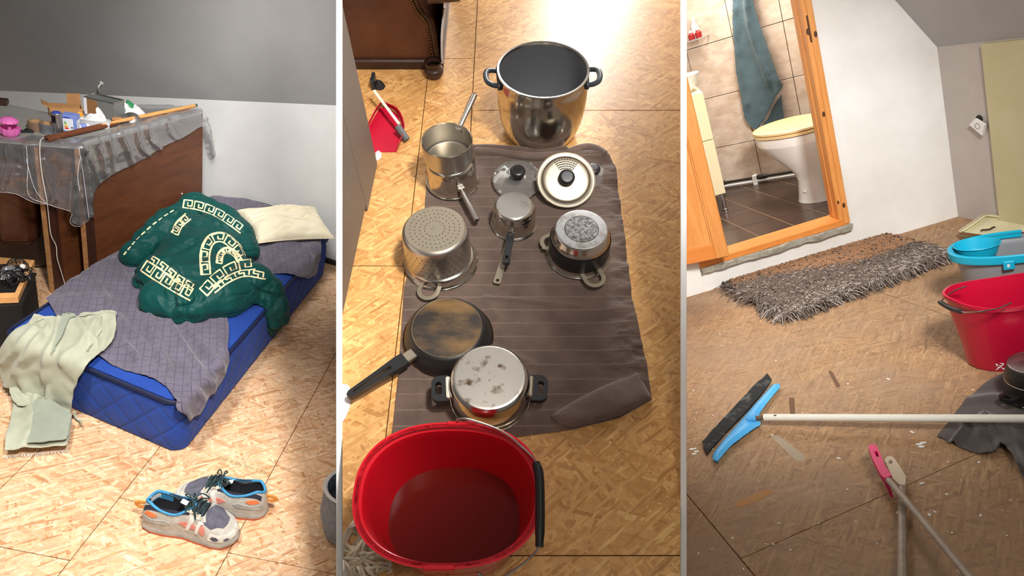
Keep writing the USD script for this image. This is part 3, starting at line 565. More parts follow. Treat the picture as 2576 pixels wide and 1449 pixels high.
fr.add('handle',mv(prism(hp,.018,.036),rz=ah),'black_plastic')
# front pot
P=RB.at(1235,952,.105)*V(1,1,0)
fp_=Thing('cooking_pot','steel pot with rust-stained base and two black handles, upside down behind the red bucket','pot',RB,M=T4((P[0]-.004,P[1]+.004,.010))@np.diag([1.08,1.08,1.04,1]))
fp_.add('body',shell([(0,.092),(.076,.092),(.0835,.086),(.0895,.068),(.0905,.045),(.0855,.012),(.0865,.006),(.089,.0)],-.0016,96,.008),'steel')
fp_.add('base',lathe([(0,.0938),(.072,.0938),(.0775,.0918)],80),'steel_burnt',label='rust-stained steel base'); fp_.add('rim',ring(.0892,.0006,.0016,96),'steel'); fp_.add('bead',ring(.0785,.0912,.0012,96),'steel')
for a in (math.radians(185),math.radians(-4)):
    h=fp_.add('handle',mv(prism(shapely.box(.090,-.031,.108,.031).union(rrect(.036,.062,.0175,.110,0)).difference(rrect(.014,.032,.0065,.112,0)),.040,.056),rz=a),'black_plastic')
    fp_.add('bracket',mv(box(.086,.096,-.026,.026,.042,.062,.003),rz=a),'cream_plastic' if a>3 else 'steel_dull',parent=h,label='pale metal handle bracket')
# red bucket with water in front
RZ=.255; b0=RB.at(888,1240,RZ); b1=RB.at(1366,1240,RZ); cb=(b0+b1)/2; ryb=(RB.at(1127,1062,RZ)[1]-RB.at(1127,1432,RZ)[1])/2; cb[1]=(RB.at(1127,1062,RZ)[1]+RB.at(1127,1432,RZ)[1])/2; rxb=(b1[0]-b0[0])/2
def oval(rx,ry,z,p=2.35,n=96,spout=0.):
    a=np.arange(n)/n*2*math.pi; c,s=np.cos(a),np.sin(a); k=(np.abs(c)**p+np.abs(s)**p)**(-1/p)
    r=1+spout*np.exp(-((np.abs(np.angle(np.exp(1j*(a-math.pi))))/.28)**2))
    return np.stack([rx*k*c*r,ry*k*s*r,np.full(n,z)+0*a],1)
def oval_vessel(levels,t=.003,n=96,**kw):
    out=[oval(rx,ry,z,n=n,**kw) for rx,ry,z in levels]; inn=[oval(rx-t,ry-t,z,n=n,**kw) for rx,ry,z in levels[1:]]
    base=[np.zeros((n,3))+V(0,0,levels[0][2])]; ib=[oval(levels[0][0]-t,levels[0][1]-t,levels[0][2]+t,n=n,**kw),np.zeros((n,3))+V(0,0,levels[0][2]+t)]
    G=np.array(base+out+inn[::-1]+ib); m=gridmesh(G,closed_v=True,flip=False); m.merge_vertices(); m.update_faces(m.nondegenerate_faces()); trimesh.repair.fix_normals(m); return m
bk=Thing('bucket','oval red plastic bucket full of dark water in front of the pots','bucket',RB,loc=(cb[0],cb[1],0))
k=1/rxb
bk.add('body',oval_vessel([(rxb*.70,ryb*.72,0),(rxb*.76,ryb*.78,.08),(rxb*.90,ryb*.90,RZ-.03),(rxb*.935,ryb*.93,RZ-.012),(rxb*.985,ryb*.985,RZ-.006),(rxb,ryb,RZ-.004),(rxb,ryb,RZ),(rxb*.955,ryb*.95,RZ)],.0035,spout=.0),'red_plastic')
w=oval(rxb*.775,ryb*.795,.095); bk.add('water',TM(np.vstack([w,[[0,0,.095]]]),[(i,(i+1)%96,96) for i in range(96)]),'water',label='dark reddish water in the bucket')
gr=RB.at(1357,1165,RZ-.0)-bk.L[:3,3]; 
h0=RB.at(1160,1060,RZ)-bk.L[:3,3]
A1=[RB.at(x,y,z)-bk.L[:3,3] for x,y,z in ((1152,1066,RZ-.004),(1152,1055,RZ+.012),(1182,1056,RZ+.014),(1260,1084,RZ+.012),(1310,1122,RZ+.010),(1345,1158,RZ+.006),(1356,1200,RZ+.006),(1359,1290,RZ+.004),(1356,1370,RZ+.002),(1340,1396,RZ-.004),(1300,1430,RZ-.02),(1240,1462,RZ-.03),(1200,1440,RZ-.012))]
hw=bk.add('handle',tube(spline(A1,6),.0023,8),'steel',label='wire bail handle')
G=[RB.at(x,y,z)-bk.L[:3,3] for x,y,z in ((1349,1164,RZ+.006),(1357,1200,RZ+.006),(1359,1290,RZ+.004),(1357,1376,RZ+.002))]
bk.add('grip',tube(spline(G,5),[.0075]*2+[.0088]*12+[.0075]*2,12),'black_plastic',parent=hw,label='dark grey hand grip')
for sx,yy in ((.10,1),(-.05,-1)):
    bk.add('handle_lug',mv(box(-.028,.028,-.004,.004,RZ-.024,RZ+.002,.002),rxb*sx,yy*ryb*.985,0),'red_plastic')
# mop head left of the bucket
st=[]; o=RB.at(905,1400,.02)
for i in range(70):
    a=rng.uniform(-.5,2.4); L=rng.uniform(.03,.075); s0=o+V(rng.uniform(-.04,.02),rng.uniform(-.035,.03),rng.uniform(0,.03)); d=V(math.cos(a-.9),math.sin(a-.9),0)
    q=[s0,s0+d*L*.5+V(0,0,rng.uniform(0,.02)),s0+d*L+V(rng.uniform(-.01,.01),rng.uniform(-.01,.01),-.004),s0+d*L*.8+V(rng.uniform(-.02,.02),-.012,-.01)]
    q=[x*V(1,1,0)+V(0,0,max(x[2],.006)) for x in q]; st.append(tube(spline(q,6),.0036,6))
mp=Thing('string_mop','beige string mop head on the floor left of the red bucket','mop',RB,loc=(o[0],o[1],0))
mp.add('yarn_strand',cat(*st),'yarn',room=True,kind='stuff',cut=True)
mp.add('clamp',mv(lathe(rprof([(0,.05),(.016,.048),(.022,.02),(.024,.0)],.004),24),o[0]-.035,o[1]-.03,.012),'white_plastic',room=True,cut=True)
# scrap of white bag by the left divider board
def crumple(w,d,h,seed,step=.006):
    p,f=sheet2d(Point(0,0).buffer(1).simplify(.05),.09); r=np.linalg.norm(p,axis=1); z=h*np.clip(1-r**1.6,0,1)*(1+.9*nz(p,2.2,seed))+h*.35*np.abs(nz(p,6,seed+3))*(1-r**4)
    return TM(np.c_[p[:,0]*w*(1+.25*nz(p,1.5,seed+1)),p[:,1]*d*(1+.25*nz(p,1.5,seed+2)),np.maximum(z,0.001)],f)
P=RB.at(860,1015,0); solo('plastic_bag','crumpled white plastic bag beside the frying pan handle','bag',RB,crumple(.022,.055,.025,4),'bag_white',loc=P,cut=True)
P=RB.at(951,392,0); solo('paper_scrap','small white scrap of paper at the foot of the grey cupboard','scrap',RB,crumple(.012,.022,.014,9),'bag_white',loc=P)
# cupboard at the left
q0=RB.at(950,415,0); q1=RB.at(862,835,0); dr=(q1-q0)[:2]; ang=math.atan2(dr[1],dr[0]); Lc=np.linalg.norm(dr)+.5
cp=Thing('cupboard','tall grey cupboard with flat doors at the left of the pots','cupboard',RB,loc=q0,rz=ang)
cp.add('carcass',box(.003,Lc,-.5,-.018,0,1.06,.002),'cupboard_grey',cut=True)
xs=[.0,.30,.75,Lc]
xs=[0,.20,.62,Lc]
for a,b in zip(xs,xs[1:]): cp.add('door',box(a+.0015,b-.0015,-.0165,0,.03 if a else .004,1.058,.0012),'cupboard_grey',cut=True)
# dustpan and hand brush
P=RB.at(980,330,0)
dp=Thing('dustpan','crimson plastic dustpan standing beside the grey cupboard','dustpan',RB,loc=(P[0],P[1],0))
loc=lambda x,y,z: RB.at(x,y,z)-V(P[0],P[1],0)
b_=np.array([loc(930,382,.002),loc(996,382,.002),loc(1012,340,.002),loc(1001,288,.004),loc(972,268,.006),loc(955,268,.006),loc(920,330,.002)])
t_=np.array([loc(930,372,.03),loc(1002,360,.034),loc(1017,318,.034),loc(1003,278,.036),loc(978,262,.036),loc(955,262,.034),loc(920,322,.03)])
pb=Polygon(b_[:,:2])
dp.add('tray',mv(prism(pb,0,.002)),'crimson',cut=True)
G=np.array([spline(b_[1:],4),spline(t_[1:],4)]); dp.add('side_wall',thick(gridmesh(G,flip=True),.002),'crimson',cut=True)
hb=Thing('hand_brush','grey bristled brush with a long cream handle leaning in the dustpan','brush',RB,loc=(P[0],P[1],0))
hb.add('handle',bar(loc(941,228,.060),loc(1004,312,.045),.0052,.0035),'cream_plastic',cut=True)
hb.add('bristles',bar(loc(1000,318,.04),loc(1024,352,.012),.011,.013),'grey_bristle'); 
P2=RB.at(950,218,0); bb=Thing('scrub_brush','black scrubbing brush with a blue back behind the dustpan','brush',RB,loc=P2)
bb.add('bristles',mv(crumple(.020,.022,.03,12),.006,0,0),'black_bristle',cut=True); bb.add('back',mv(box(-.018,-.006,-.022,.03,0,.04,.003)),'blue_back' if 'blue_back' in MAT else 'handle_blueblack',cut=True)
# leather sofa end at the top
yb=RB.at(1090,168,.0); X=lambda x,y,z=None: RB.pl(x,y,yb,V(0,1,0))
pts=[X(880,0),X(1050,-10),X(1068,28),X(1088,52),X(1097,92),X(1106,146),X(896,146)]
so=Thing('sofa','brown leather sofa end with studded trim, wooden plinth and bun foot at the top left','sofa',RB,loc=(pts[5][0],yb[1],0))
hull=[V(p[0],p[2],0) for p in pts]; 
poly=Polygon([(p[0],p[2]) for p in [V(X(640,150)[0],0,pts[6][2])]+[V(X(640,0)[0],0,pts[0][2]+.2)]+[X(1030,-120)]+pts[1:6]])
fm=prism(poly,0,.5); fm.apply_transform(np.array([[1,0,0,0],[0,0,1,yb[1]],[0,1,0,0],[0,0,0,1.]])); trimesh.repair.fix_normals(fm)
so.add('arm_panel',fm,'leather',room=True,cut=True)
edge=spline([X(1040,-40)]+pts[1:6],10)-V(0,.004,0); so.add('piping',tube(edge+V(-.010,0,0),.006,8),'leather_dark',room=True)
st=[mv(trimesh.creation.icosphere(1,.0042),*(p+V(-.024,-.001,0))) for p in spline(edge[8:],2)[::3]]; so.add('studs',cat(*st),'brass',room=True,label='row of small brass studs',kind='stuff')
pz=pts[5][2]; x1=pts[5][0]
so.add('plinth',box(x1-.9,x1+.012,yb[1]-.016,yb[1]+.5,pz-.045,pz,.006),'walnut',room=True,cut=True)
fx=RB.at(1092,200,0); so.add('foot',mv(lathe(rprof([(0,0),(.026,0),(.034,.018),(.034,.03),(.024,.04),(.030,.052),(.03,.062)],.006),28),fx[0],fx[1]+.02,0),'walnut',room=True)
side=[V(x1+.004,yb[1]+.02,pz+.01),V(x1+.004,yb[1]+.5,pz+.01)]; so.add('side_film',thick(gridmesh([[V(x1+.004,yb[1]-.01,pz-.02),V(x1+.006,yb[1]+.5,pz)],[V(pts[3][0]+.05,yb[1]-.008,pts[3][2]+.12),V(pts[3][0]+.05,yb[1]+.5,pts[3][2]+.12)]]),.002),'leather',room=True,label='reddish leather side of the arm')
so.add('arm_pad',tube(spline([X(1062,-10)+V(.02,-.03,.04),X(1118,-6)+V(.05,-.02,.05)],4),.045,14),'leather_dark',room=True)
so.add('plastic_edging',tube(spline([V(x1+.008,yb[1]-.014,pz-.01),V(pts[4][0]+.022,yb[1]-.012,pts[4][2]+.02),V(pts[3][0]+.045,yb[1],pts[3][2]+.05)],6),.004,6),'bag_white',room=True,label='strip of clear plastic film along the sofa edge')
# ================================================================== the left room: mattress on the floor
R=RA
def drape(R,outline,step,surf,folds=(),amp=.0,nscale=8,seed=0,t=.004,smooth_it=6,off=0.,uvf=None,floor_=0.001):
    """cloth whose outline was traced on the surface it lies on: surf(x,y) gives the point of that surface; folds are (line, width px, height m)"""
    P2=Polygon(outline); 
    if not P2.is_valid: P2=P2.buffer(0)
    if P2.geom_type!='Polygon': P2=max(P2.geoms,key=lambda g:g.area)
    p,f=sheet2d(P2,step); v=np.array([surf(x,y) for x,y in p])
    m=TM(v,f[:,::-1])
    if smooth_it: relax(m,smooth_it)
    n=np.array(m.vertex_normals); c=R.eye-v; s=np.sign((n*c).sum(1)); n*=np.where(s==0,1,s)[:,None]
    pts=shapely.points(p); h=np.zeros(len(p))+off
    for ln,w,hh in folds:
        d=shapely.distance(pts,LineString(spline(ln,6)))/w; h+=hh*np.exp(-d*d)
    if amp: h=h+amp*2*nz(v,nscale,seed)+amp*nz(v,nscale*2.7,seed+5)
    if floor_ is not None: h=np.maximum(h,floor_)
    m=TM(np.array(m.vertices)+n*h[:,None],m.faces)
    if (np.array(m.face_normals)*(R.eye-m.triangles_center)).sum(1).mean()<0: m=TM(m.vertices,np.array(m.faces)[:,::-1])
    return thick(m,t) if uvf is None else thick(m,t,uvf(v,p))
ZT=.21; K0=R.at(458,1153,0)*V(1,1,0); dR=V(.49,.872,0); dR/=np.linalg.norm(dR); dF=V(-.745,.667,0); dF/=np.linalg.norm(dF); ML,MW=1.40,.69
nF=np.cross(dF,V(0,0,1)); nF*=-np.sign(nF@dR); nR=np.cross(dR,V(0,0,1)); nR*=-np.sign(nR@dF)      # outward normals of the front and right faces
QI=np.linalg.inv(np.stack([dR[:2],dF[:2]],1))
def ab(P): return QI@(np.asarray(P)[:2]-K0[:2])
# floor: seams found in the picture
s0=R.at(400,1126); s1=R.at(310,1240); sd=(s1-s0)[:2]; fa=math.atan2(sd[0],-sd[1])    # seam direction
org=s1[:2]
def fl(P): c,s=math.cos(-fa),math.sin(-fa); q=np.asarray(P)[:2]-org; return np.array([c*q[0]-s*q[1],s*q[0]+c*q[1]])
xs=sorted([-2.6,-1.4,fl(R.at(40,1190))[0],0.0,fl(R.at(559,1418))[0],1.2,2.4])
flA=floor_boards(R,'strand board floor of the bed room, sunlit at the left',seam_cells(xs,[[-3,-1.2,1.2,3.6],[-3,-.6,.2,2.4,4],[-3,-.25,1.0,3.6],[-3,-.02,1.3,3.6],[-3,fl(R.at(594,1394))[1],.9,3.2],[-3,-.4,.8,3.6]]),'osb_light',ang=fa,org=org)
# faint factory print on a floor board
p0,p1=R.at(545,1153),R.at(668,1194); L_=np.linalg.norm(p1-p0); tm_=meshkit.text_mesh('OSB 3  EN 300  2 EN',.012,.0003); tm_.apply_scale([L_/tm_.bounds[1][0],1,1]); flA.add('lettering',mv(tm_,p0[0],p0[1],.0002,rz=math.atan2(p1[1]-p0[1],p1[0]-p0[0])),'ink_faint',room=True,label='faint brown factory print')
# walls and ceiling
W0=V(.80,3.15,0); W1=V(.17,3.66,0); wd=(W1-W0)/np.linalg.norm(W1-W0); wn=np.cross(wd,V(0,0,1)); wn*=np.sign(wn@(R.eye-W0))
c0=R.pl(845,265,W0,wn); c1=R.pl(0,228,W0,wn); zc=(c0[2]+c1[2])/2
wl=lambda s,z: W0+wd*s+V(0,0,z)
def slab(q,t):
    """a thick quad; q four corners"""
    q=np.array(q); n=np.cross(q[1]-q[0],q[3]-q[0]); n/=np.linalg.norm(n); m=trimesh.convex.convex_hull(np.vstack([q,q-n*t])); return m
def slabwall(name,label,q,t,mt,away): 
    q=np.array(q); n=np.cross(q[1]-q[0],q[3]-q[0]); 
    if n@(away-q[0])>0: q=q[::-1]
    q=q[::-1] if np.cross(q[1]-q[0],q[3]-q[0])@(R_now.eye-q[0])<0 else q
    return solo(name,label,'wall' if 'wall' in name else 'ceiling',R_now,slab(q,t),mt,loc=q[0],room=True,kind='structure',cut=True,smooth=20)
R_now=R; sl0=c0+(c0-c1)*.4; sl1=c1+(c1-c0)*.5
slabwall('wall_back','white plastered knee wall behind the bed and the brown cabinet',[sl0*V(1,1,0),sl1*V(1,1,0),sl1,sl0],.08,'paint_white',W0-wn)
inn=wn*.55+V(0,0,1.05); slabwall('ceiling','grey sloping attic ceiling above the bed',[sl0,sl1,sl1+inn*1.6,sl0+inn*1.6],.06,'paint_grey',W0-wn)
solo('trim_1','dark strip along the foot of the white wall by the bed','skirting',R,box(0,.6,-.012,0,.001,.028,.002),'dark_line',M=T4(W0-wd*.45+wn*.014,math.atan2(wd[1],wd[0])),kind='structure',cut=True)
cn=np.cross(sl1-sl0,inn); cn/=np.linalg.norm(cn); cn*=np.sign(cn@(R.eye-sl0)); hk=R.pl(255,212,sl0,cn)
hd=R.pl(252,232,sl0,cn)-hk; hd/=np.linalg.norm(hd); ho=Thing('ceiling_hook','small white hook on the sloping ceiling above the cabinet','hook',R,loc=hk)
ho.add('stem',tube(spline([hk-hd*.012+cn*.002,hk-hd*.008+cn*.022,hk+cn*.026,hk+hd*.025+cn*.022,hk+hd*.04+cn*.014],5),[.004]*8+[.006]*13,8,flat=.5),'white_plastic',room=True); ho.add('plate',mv(lathe([(0,.004),(.010,.003),(.011,0)],16)).apply_transform(np.vstack([np.c_[np.stack([hd,np.cross(cn,hd),cn],1),hk-hd*.01],[0,0,0,1]])),'white_plastic',room=True)
# mattress
def mattress():
    c=[K0,K0+dR*ML,K0+dR*ML+dF*MW,K0+dF*MW]; pg=Polygon([q[:2] for q in c]).buffer(-.05).buffer(.05,quad_segs=10)
    ring_=np.array(pg.exterior.segmentize(.006).coords)[:-1]
    if not pg.exterior.is_ccw: ring_=ring_[::-1]
    s=np.r_[0,np.cumsum(np.linalg.norm(np.diff(ring_,axis=0),axis=1))]; d=np.roll(ring_,-1,0)-np.roll(ring_,1,0); n=np.stack([d[:,1],-d[:,0]],1); n/=np.linalg.norm(n,axis=1,keepdims=True)
    G=[]
    zs=np.linspace(.004,ZT,36)
    for z in zs:
        e=-.010*((z-ZT/2)/(ZT/2))**4
        q1=np.abs(((s/.115+z/.115)%1)-.5); q2=np.abs(((s/.115-z/.115)%1)-.5); qd=np.minimum(.5-q1,.5-q2)*.115; o=e-.0035*np.exp(-(qd/.006)**2)
        G.append(np.c_[ring_+n*(o if np.ndim(o) else np.full(len(s),o))[:,None],np.full(len(s),z)])
    side=gridmesh(np.array(G),closed_v=True)
    def cap(z,top):
        p,f=sheet2d(Polygon(ring_).buffer(-.0095),.03); d=shapely.distance(shapely.points(p),Polygon(ring_).exterior)
        return TM(np.c_[p,z+(.012*(1-np.exp(-d/.05)) if top else 0*d)],f if top else f[:,::-1])
    return side,cap(ZT,True),cap(.004,False),ring_
side,top,bot,rg=mattress()
mt_=Thing('mattress','royal blue quilted mattress lying on the floor','mattress',R,loc=K0+dR*.7+dF*.3)
mt_.add('side_border',side,'mattress_blue',room=True,smooth=50,label='diamond quilted blue mattress side'); mt_.add('top_cover',cat(top,bot),'mattress_blue',room=True)
for z in (ZT,): mt_.add('piping',tube(np.c_[rg+(rg-rg.mean(0))*.0-0,np.full(len(rg),z)],.0062,8,closed=True),'piping_navy',room=True,label='navy piping along the mattress edge')
# surfaces of the mattress, by sight line
def on_bed(x,y,o=.006):
    P=R.at(x,y,ZT+o+.006); a,b=ab(P)
    if a>=0 and b>=0: return P
    Fp=R.pl(x,y,K0+nF*o,nF); Rp=R.pl(x,y,K0+nR*o,nR); ca=[]
    if ab(Rp)[0]>=-.02: ca.append(Rp)
    if ab(Fp)[1]>=-.02: ca.append(Fp)
    if not ca: ca=[Fp,Rp]
    Q=max(ca,key=lambda q:np.linalg.norm(q-R.eye)) if a<0 and b<0 else (Rp if b<0 else Fp)
    if Q[2]<.008: Q=R.at(x,y,.008+o)
    if Q[2]>ZT+o+.006: Q=P
    return Q
def bed_uv(v,p):
    q=(v[:,:2]-K0[:2])@QI.T; dz=ZT-v[:,2]; d=np.where(dz>.012,dz,0); u=np.stack([q[:,0]-d*(q[:,0]<.02),q[:,1]-d*(q[:,1]<.02)],1)
    c,s=math.cos(.5),math.sin(.5); return u@np.array([[c,-s],[s,c]])
sh=[(112,752),(140,727),(175,705),(235,667),(300,628),(360,588),(440,545),(530,492),(620,500),(720,530),(800,572),(812,598),(806,640),(800,690),(770,703),(720,692),(660,690),(620,720),(590,760),(574,797),(579,830),(577,863),(570,920),(560,957),(520,1010),(475,1064),(462,1050),(442,1012),(415,975),(386,957),(356,946),(316,935),(276,918),(246,899),(215,870),(170,830),(140,800)]
folds=[([(290,660),(330,720),(360,800),(385,870),(410,930)],6,.016),([(420,800),(450,850),(500,930),(530,985)],6,.018),([(300,800),(340,850),(400,900)],7,.012),([(240,700),(270,760),(300,850),(350,910)],7,.012),([(470,960),(500,1000),(490,1040)],6,.012),([(545,870),(540,920),(520,970)],6,.014),([(160,770),(220,810),(270,860)],8,.010),([(690,640),(660,680)],6,.012),([(760,620),(780,660),(770,695)],6,.012),([(322,690),(345,760),(370,840),(395,900),(430,960),(445,1000)],9,-.012),([(345,700),(366,770),(392,850),(418,920),(440,975)],10,.018),([(445,820),(480,870),(520,920),(552,950)],8,-.010),([(465,815),(505,870),(540,915),(556,935)],8,.014),([(520,800),(545,840),(560,880)],6,.010),([(285,870),(330,890),(380,925),(420,960)],8,.008),([(200,720),(260,760),(310,830)],14,.006),([(180,745),(215,790),(240,840)],12,.008),
  ([(640,660),(690,625),(740,610)],9,.012),([(650,690),(700,650),(760,640)],9,-.008),([(690,680),(740,650),(790,620)],7,.008),([(420,960),(450,1020),(470,1050)],8,.010)]
m,uv=drape(R,sh,7,on_bed,folds,amp=.007,nscale=13,seed=3,t=.003,smooth_it=2,off=.006,uvf=bed_uv)
m2=R.cut(m); bs=solo('bed_sheet','rumpled grey checked bed sheet spread over the blue mattress','sheet',R,m,'sheet_grey',loc=K0+dR*.6+dF*.3,room=True,uv=uv)
# duvet
def Pz(x,y,z): return R.at(x,y,z)
caps=[]
def chain(L,**k):
    for (x0,y0,z0,r0),(x1,y1,z1,r1) in zip(L,L[1:]): caps.append((Pz(x0,y0,z0),Pz(x1,y1,z1),r0,r1))
chain([(338,640,.265,.05),(375,605,.285,.062),(430,560,.315,.075),(490,528,.335,.080),(550,548,.335,.076),(595,590,.31,.074),(612,635,.275,.065)])
roll1=len(caps)
chain([(505,605,.29,.115),(475,655,.285,.115),(420,700,.27,.10),(375,705,.255,.06)])
chain([(505,605,.29,.115),(560,650,.28,.09)])
chain([(398,755,.262,.068),(470,770,.268,.078),(560,745,.272,.085),(630,715,.272,.080),(672,735,.25,.06)])
chain([(650,725,.25,.06),(684,770,.20,.052),(690,805,.13,.050),(676,838,.055,.022)])
chain([(440,720,.265,.09),(530,710,.265,.09),(600,690,.265,.085)])
def duv(P):
    a=np.full(len(P),9.); 
    for i,(p,q,r0,r1) in enumerate(caps):
        d=capdist(P,p,q,r0,r1); a=smin(a,d,.012 if i<roll1 else .022)
    return np.where(P[:,2]<ZT+.008,np.maximum(a,np.where(((P[:,:2]-K0[:2])@QI.T)[:,1]>.012,(ZT+.016-P[:,2]),-9)),a)
bp=np.vstack([np.vstack([c[0],c[1]]) for c in caps]); dm=nets(duv,bp.min(0)-.14,bp.max(0)+.14,.0085)
dm=max(dm.split(only_watertight=False),key=lambda g:len(g.faces)); soft(dm,12); dm=dm.subdivide()
v=np.array(dm.vertices); n=np.array(dm.vertex_normals); top_=np.clip((v[:,2]-.02)/.05,0,1)
def vn(p,s,k): return meshkit.noise(p*s+k*3.7,k)-.5
cr=1-2*np.abs(vn(v+.02*np.stack([vn(v,20,51),vn(v,20,52),vn(v,20,53)],1)*2,7,31)); cr2=1-2*np.abs(vn(v*V(1,1.6,1),15,37))
h=.030*vn(v,7,21)-.012*np.clip(cr-.86,0,1)/.14-.004*np.clip(cr2-.84,0,1)/.16+.008*vn(v,18,22)+.003*vn(v,40,23)
for ln,w,hh in (([(400,800),(430,750),(440,700)],.012,-.016),([(455,795),(470,740),(500,705)],.011,-.016),([(520,790),(600,740),(680,700)],.010,-.018),([(500,600),(560,590),(600,600)],.012,-.012),([(480,545),(530,580),(560,600)],.010,-.015),([(440,660),(500,640),(530,620)],.014,-.012),([(640,760),(660,790),(680,840)],.008,-.012),([(620,730),(690,760),(712,780)],.010,-.014)):
    L=LineString([Pz(x,y,.33)[:2] for x,y in ln]); d=shapely.distance(shapely.points(v[:,:2]),L); h+=hh*np.exp(-(d/w)**2)*np.clip((n[:,2]+.3),0,1)
v=v+n*(h*top_)[:,None]; v[:,2]=np.maximum(v[:,2],.006); dm=TM(v,dm.faces); soft(dm,2)
# printed key-pattern bands on it: strokes run on the cloth
ray=trimesh.ray.ray_triangle.RayMeshIntersector(dm)
try:
    from trimesh.ray import ray_pyembree; ray=ray_pyembree.RayMeshIntersector(dm)
except Exception: pass
KEY=[[(0,0),(0,1),(.78,1),(.78,.3),(.38,.3),(.38,.66)],[(0,0),(1,0)]]
KEY2=[[(0,.0),(.5,.0),(.5,.45),(.15,.45),(.15,.8),(.85,.8),(.85,.25)],[(.5,0),(1,0)]]
strokes=[]
def band(center,width,units,key,taper=None,edges=True):
    c=spline(center,12); L=np.r_[0,np.cumsum(np.linalg.norm(np.diff(c,axis=0),axis=1))]; L/=L[-1]; tg=np.gradient(c,axis=0); tg/=np.linalg.norm(tg,axis=1,keepdims=True); nn=np.stack([tg[:,1],-tg[:,0]],1)
    def at(s,t): s=np.clip(s,0,1); q=np.array([np.interp(s,L,c[:,k]) for k in (0,1)]).T; m=np.array([np.interp(s,L,nn[:,k]) for k in (0,1)]).T; return q+m*((t-.5)*width)[:,None]
    for u in range(units):
        for st in key:
            st=np.array(st); 
            for a,b in zip(st,st[1:]):
                t=np.linspace(0,1,14)[:,None]; q=a+(b-a)*t; strokes.append(at((q[:,0]+u)/units,q[:,1]))
    if edges:
        t=np.linspace(0,1,40*units); strokes.append(at(t,t*0-.02)); strokes.append(at(t,t*0+1.16))
band([(362,668),(395,690),(440,718),(484,742)],30,5,KEY,edges=False); band([(378,648),(410,668),(450,700),(488,722)],22,5,KEY2,edges=False)
band([(512,735),(545,700),(590,672),(640,664)],26,4,KEY,edges=False); band([(535,728),(570,702),(615,685),(668,692)],20,4,KEY2,edges=False)
band([(519,690),(517,640),(530,606),(560,598),(592,622),(606,650)],20,6,KEY); band([(552,662),(556,640),(572,630),(592,640),(602,656)],12,5,KEY)
band([(462,512),(500,518),(540,532),(580,556),(610,578)],20,6,KEY,edges=False); band([(440,588),(452,565),(474,545)],16,3,KEY)
q=spline([(312,640),(350,596),(400,553),(450,520)],14)
for i in range(0,len(q)-3,4): strokes.append(q[i:i+3])
sp=[]
pts2=np.vstack(strokes); dirs=np.stack([R.ray(x,y) for x,y in pts2]); dirs/=np.linalg.norm(dirs,axis=1,keepdims=True)
loc_,ir,_=ray.intersects_location(np.repeat(R.eye[None],len(dirs),0),dirs,multiple_hits=False)
full=np.full((len(dirs),3),np.nan); full[ir]=loc_; k=0
for s in strokes:
    P3=full[k:k+len(s)]; k+=len(s); P3=P3[~np.isnan(P3[:,0])]
    for a,b in zip(P3,P3[1:]):
        if np.linalg.norm(b-a)<.03: sp.append(a+(b-a)*np.linspace(0,1,4)[:,None])
tree=cKDTree(np.vstack(sp)); near,_=tree.query(np.array(dm.vertices),distance_upper_bound=.02); near=np.minimum(near,.02)
f=np.array(dm.faces); fine=(near[f]<.012).any(1)
d2=dm
if True:   # finer cloth where the print runs
    d2=dm.subdivide(); near,_=tree.query(np.array(d2.vertices),distance_upper_bound=.02); near=np.minimum(near,.02)
dv=solo('duvet','crumpled dark green duvet with cream key-pattern print heaped on the mattress','duvet',R,d2,'duvet_green',loc=Pz(500,680,.2),room=True,uv=np.stack([near-.0030,0*near],1))
# pillow
pc=[Pz(650,612,.245),Pz(843,600,.25),Pz(793,522,.30),Pz(593,530,.29)]
u=np.linspace(-1,1,41); U,Vv=np.meshgrid(u,u,indexing='ij')
pu=1-.07*(1-Vv**2); pw=1-.10*(1-U**2)      # edges pulled in between the corners
A_=np.stack([U*pu,Vv*pw],-1); bl=lambda a,b: (np.outer((1-a)*(1-b),pc[0])+np.outer((1+a)*(1-b),pc[1])+np.outer((1+a)*(1+b),pc[2])+np.outer((1-a)*(1+b),pc[3]))/4
B_=bl(A_[...,0].ravel(),A_[...,1].ravel()); e=np.clip((1-U**2)*(1-Vv**2),0,1).ravel(); q2=np.stack([U.ravel(),Vv.ravel()],1)
rad=np.abs(nz(np.c_[q2*V(1.3,3.2)+.4*nz(q2,2,3)[:,None],0*e],1.6,60)); hh=e**.42*.062+e**.6*(.030*nz(q2,2.2,61)-.018*np.exp(-(rad/.05)**2)+.010*nz(q2,6,62))
up_=B_+V(0,0,1)*hh[:,None]; dn_=B_-V(0,0,1)*(e**.5*.035)[:,None]
pm_=cat(gridmesh(up_.reshape(41,41,3)),gridmesh(dn_.reshape(41,41,3),flip=True)); pm_.merge_vertices()
if (np.array(pm_.face_normals)[:1600]@V(0,0,1)).mean()<0: pm_=TM(pm_.vertices,np.array(pm_.faces)[:,::-1])
pl_=Thing('pillow','cream crumpled pillow at the head of the mattress by the wall','pillow',R,loc=sum(pc)/4); pl_.add('case',pm_,'pillow_cream',room=True,smooth=70,cut=True)
pl_.add('seam',tube(np.vstack([up_.reshape(41,41,3)[:,0],up_.reshape(41,41,3)[-1,1:],up_.reshape(41,41,3)[::-1,-1][1:],up_.reshape(41,41,3)[0,::-1][1:-1]]),.0022,6,closed=True),'pillow_cream',room=True,cut=True)
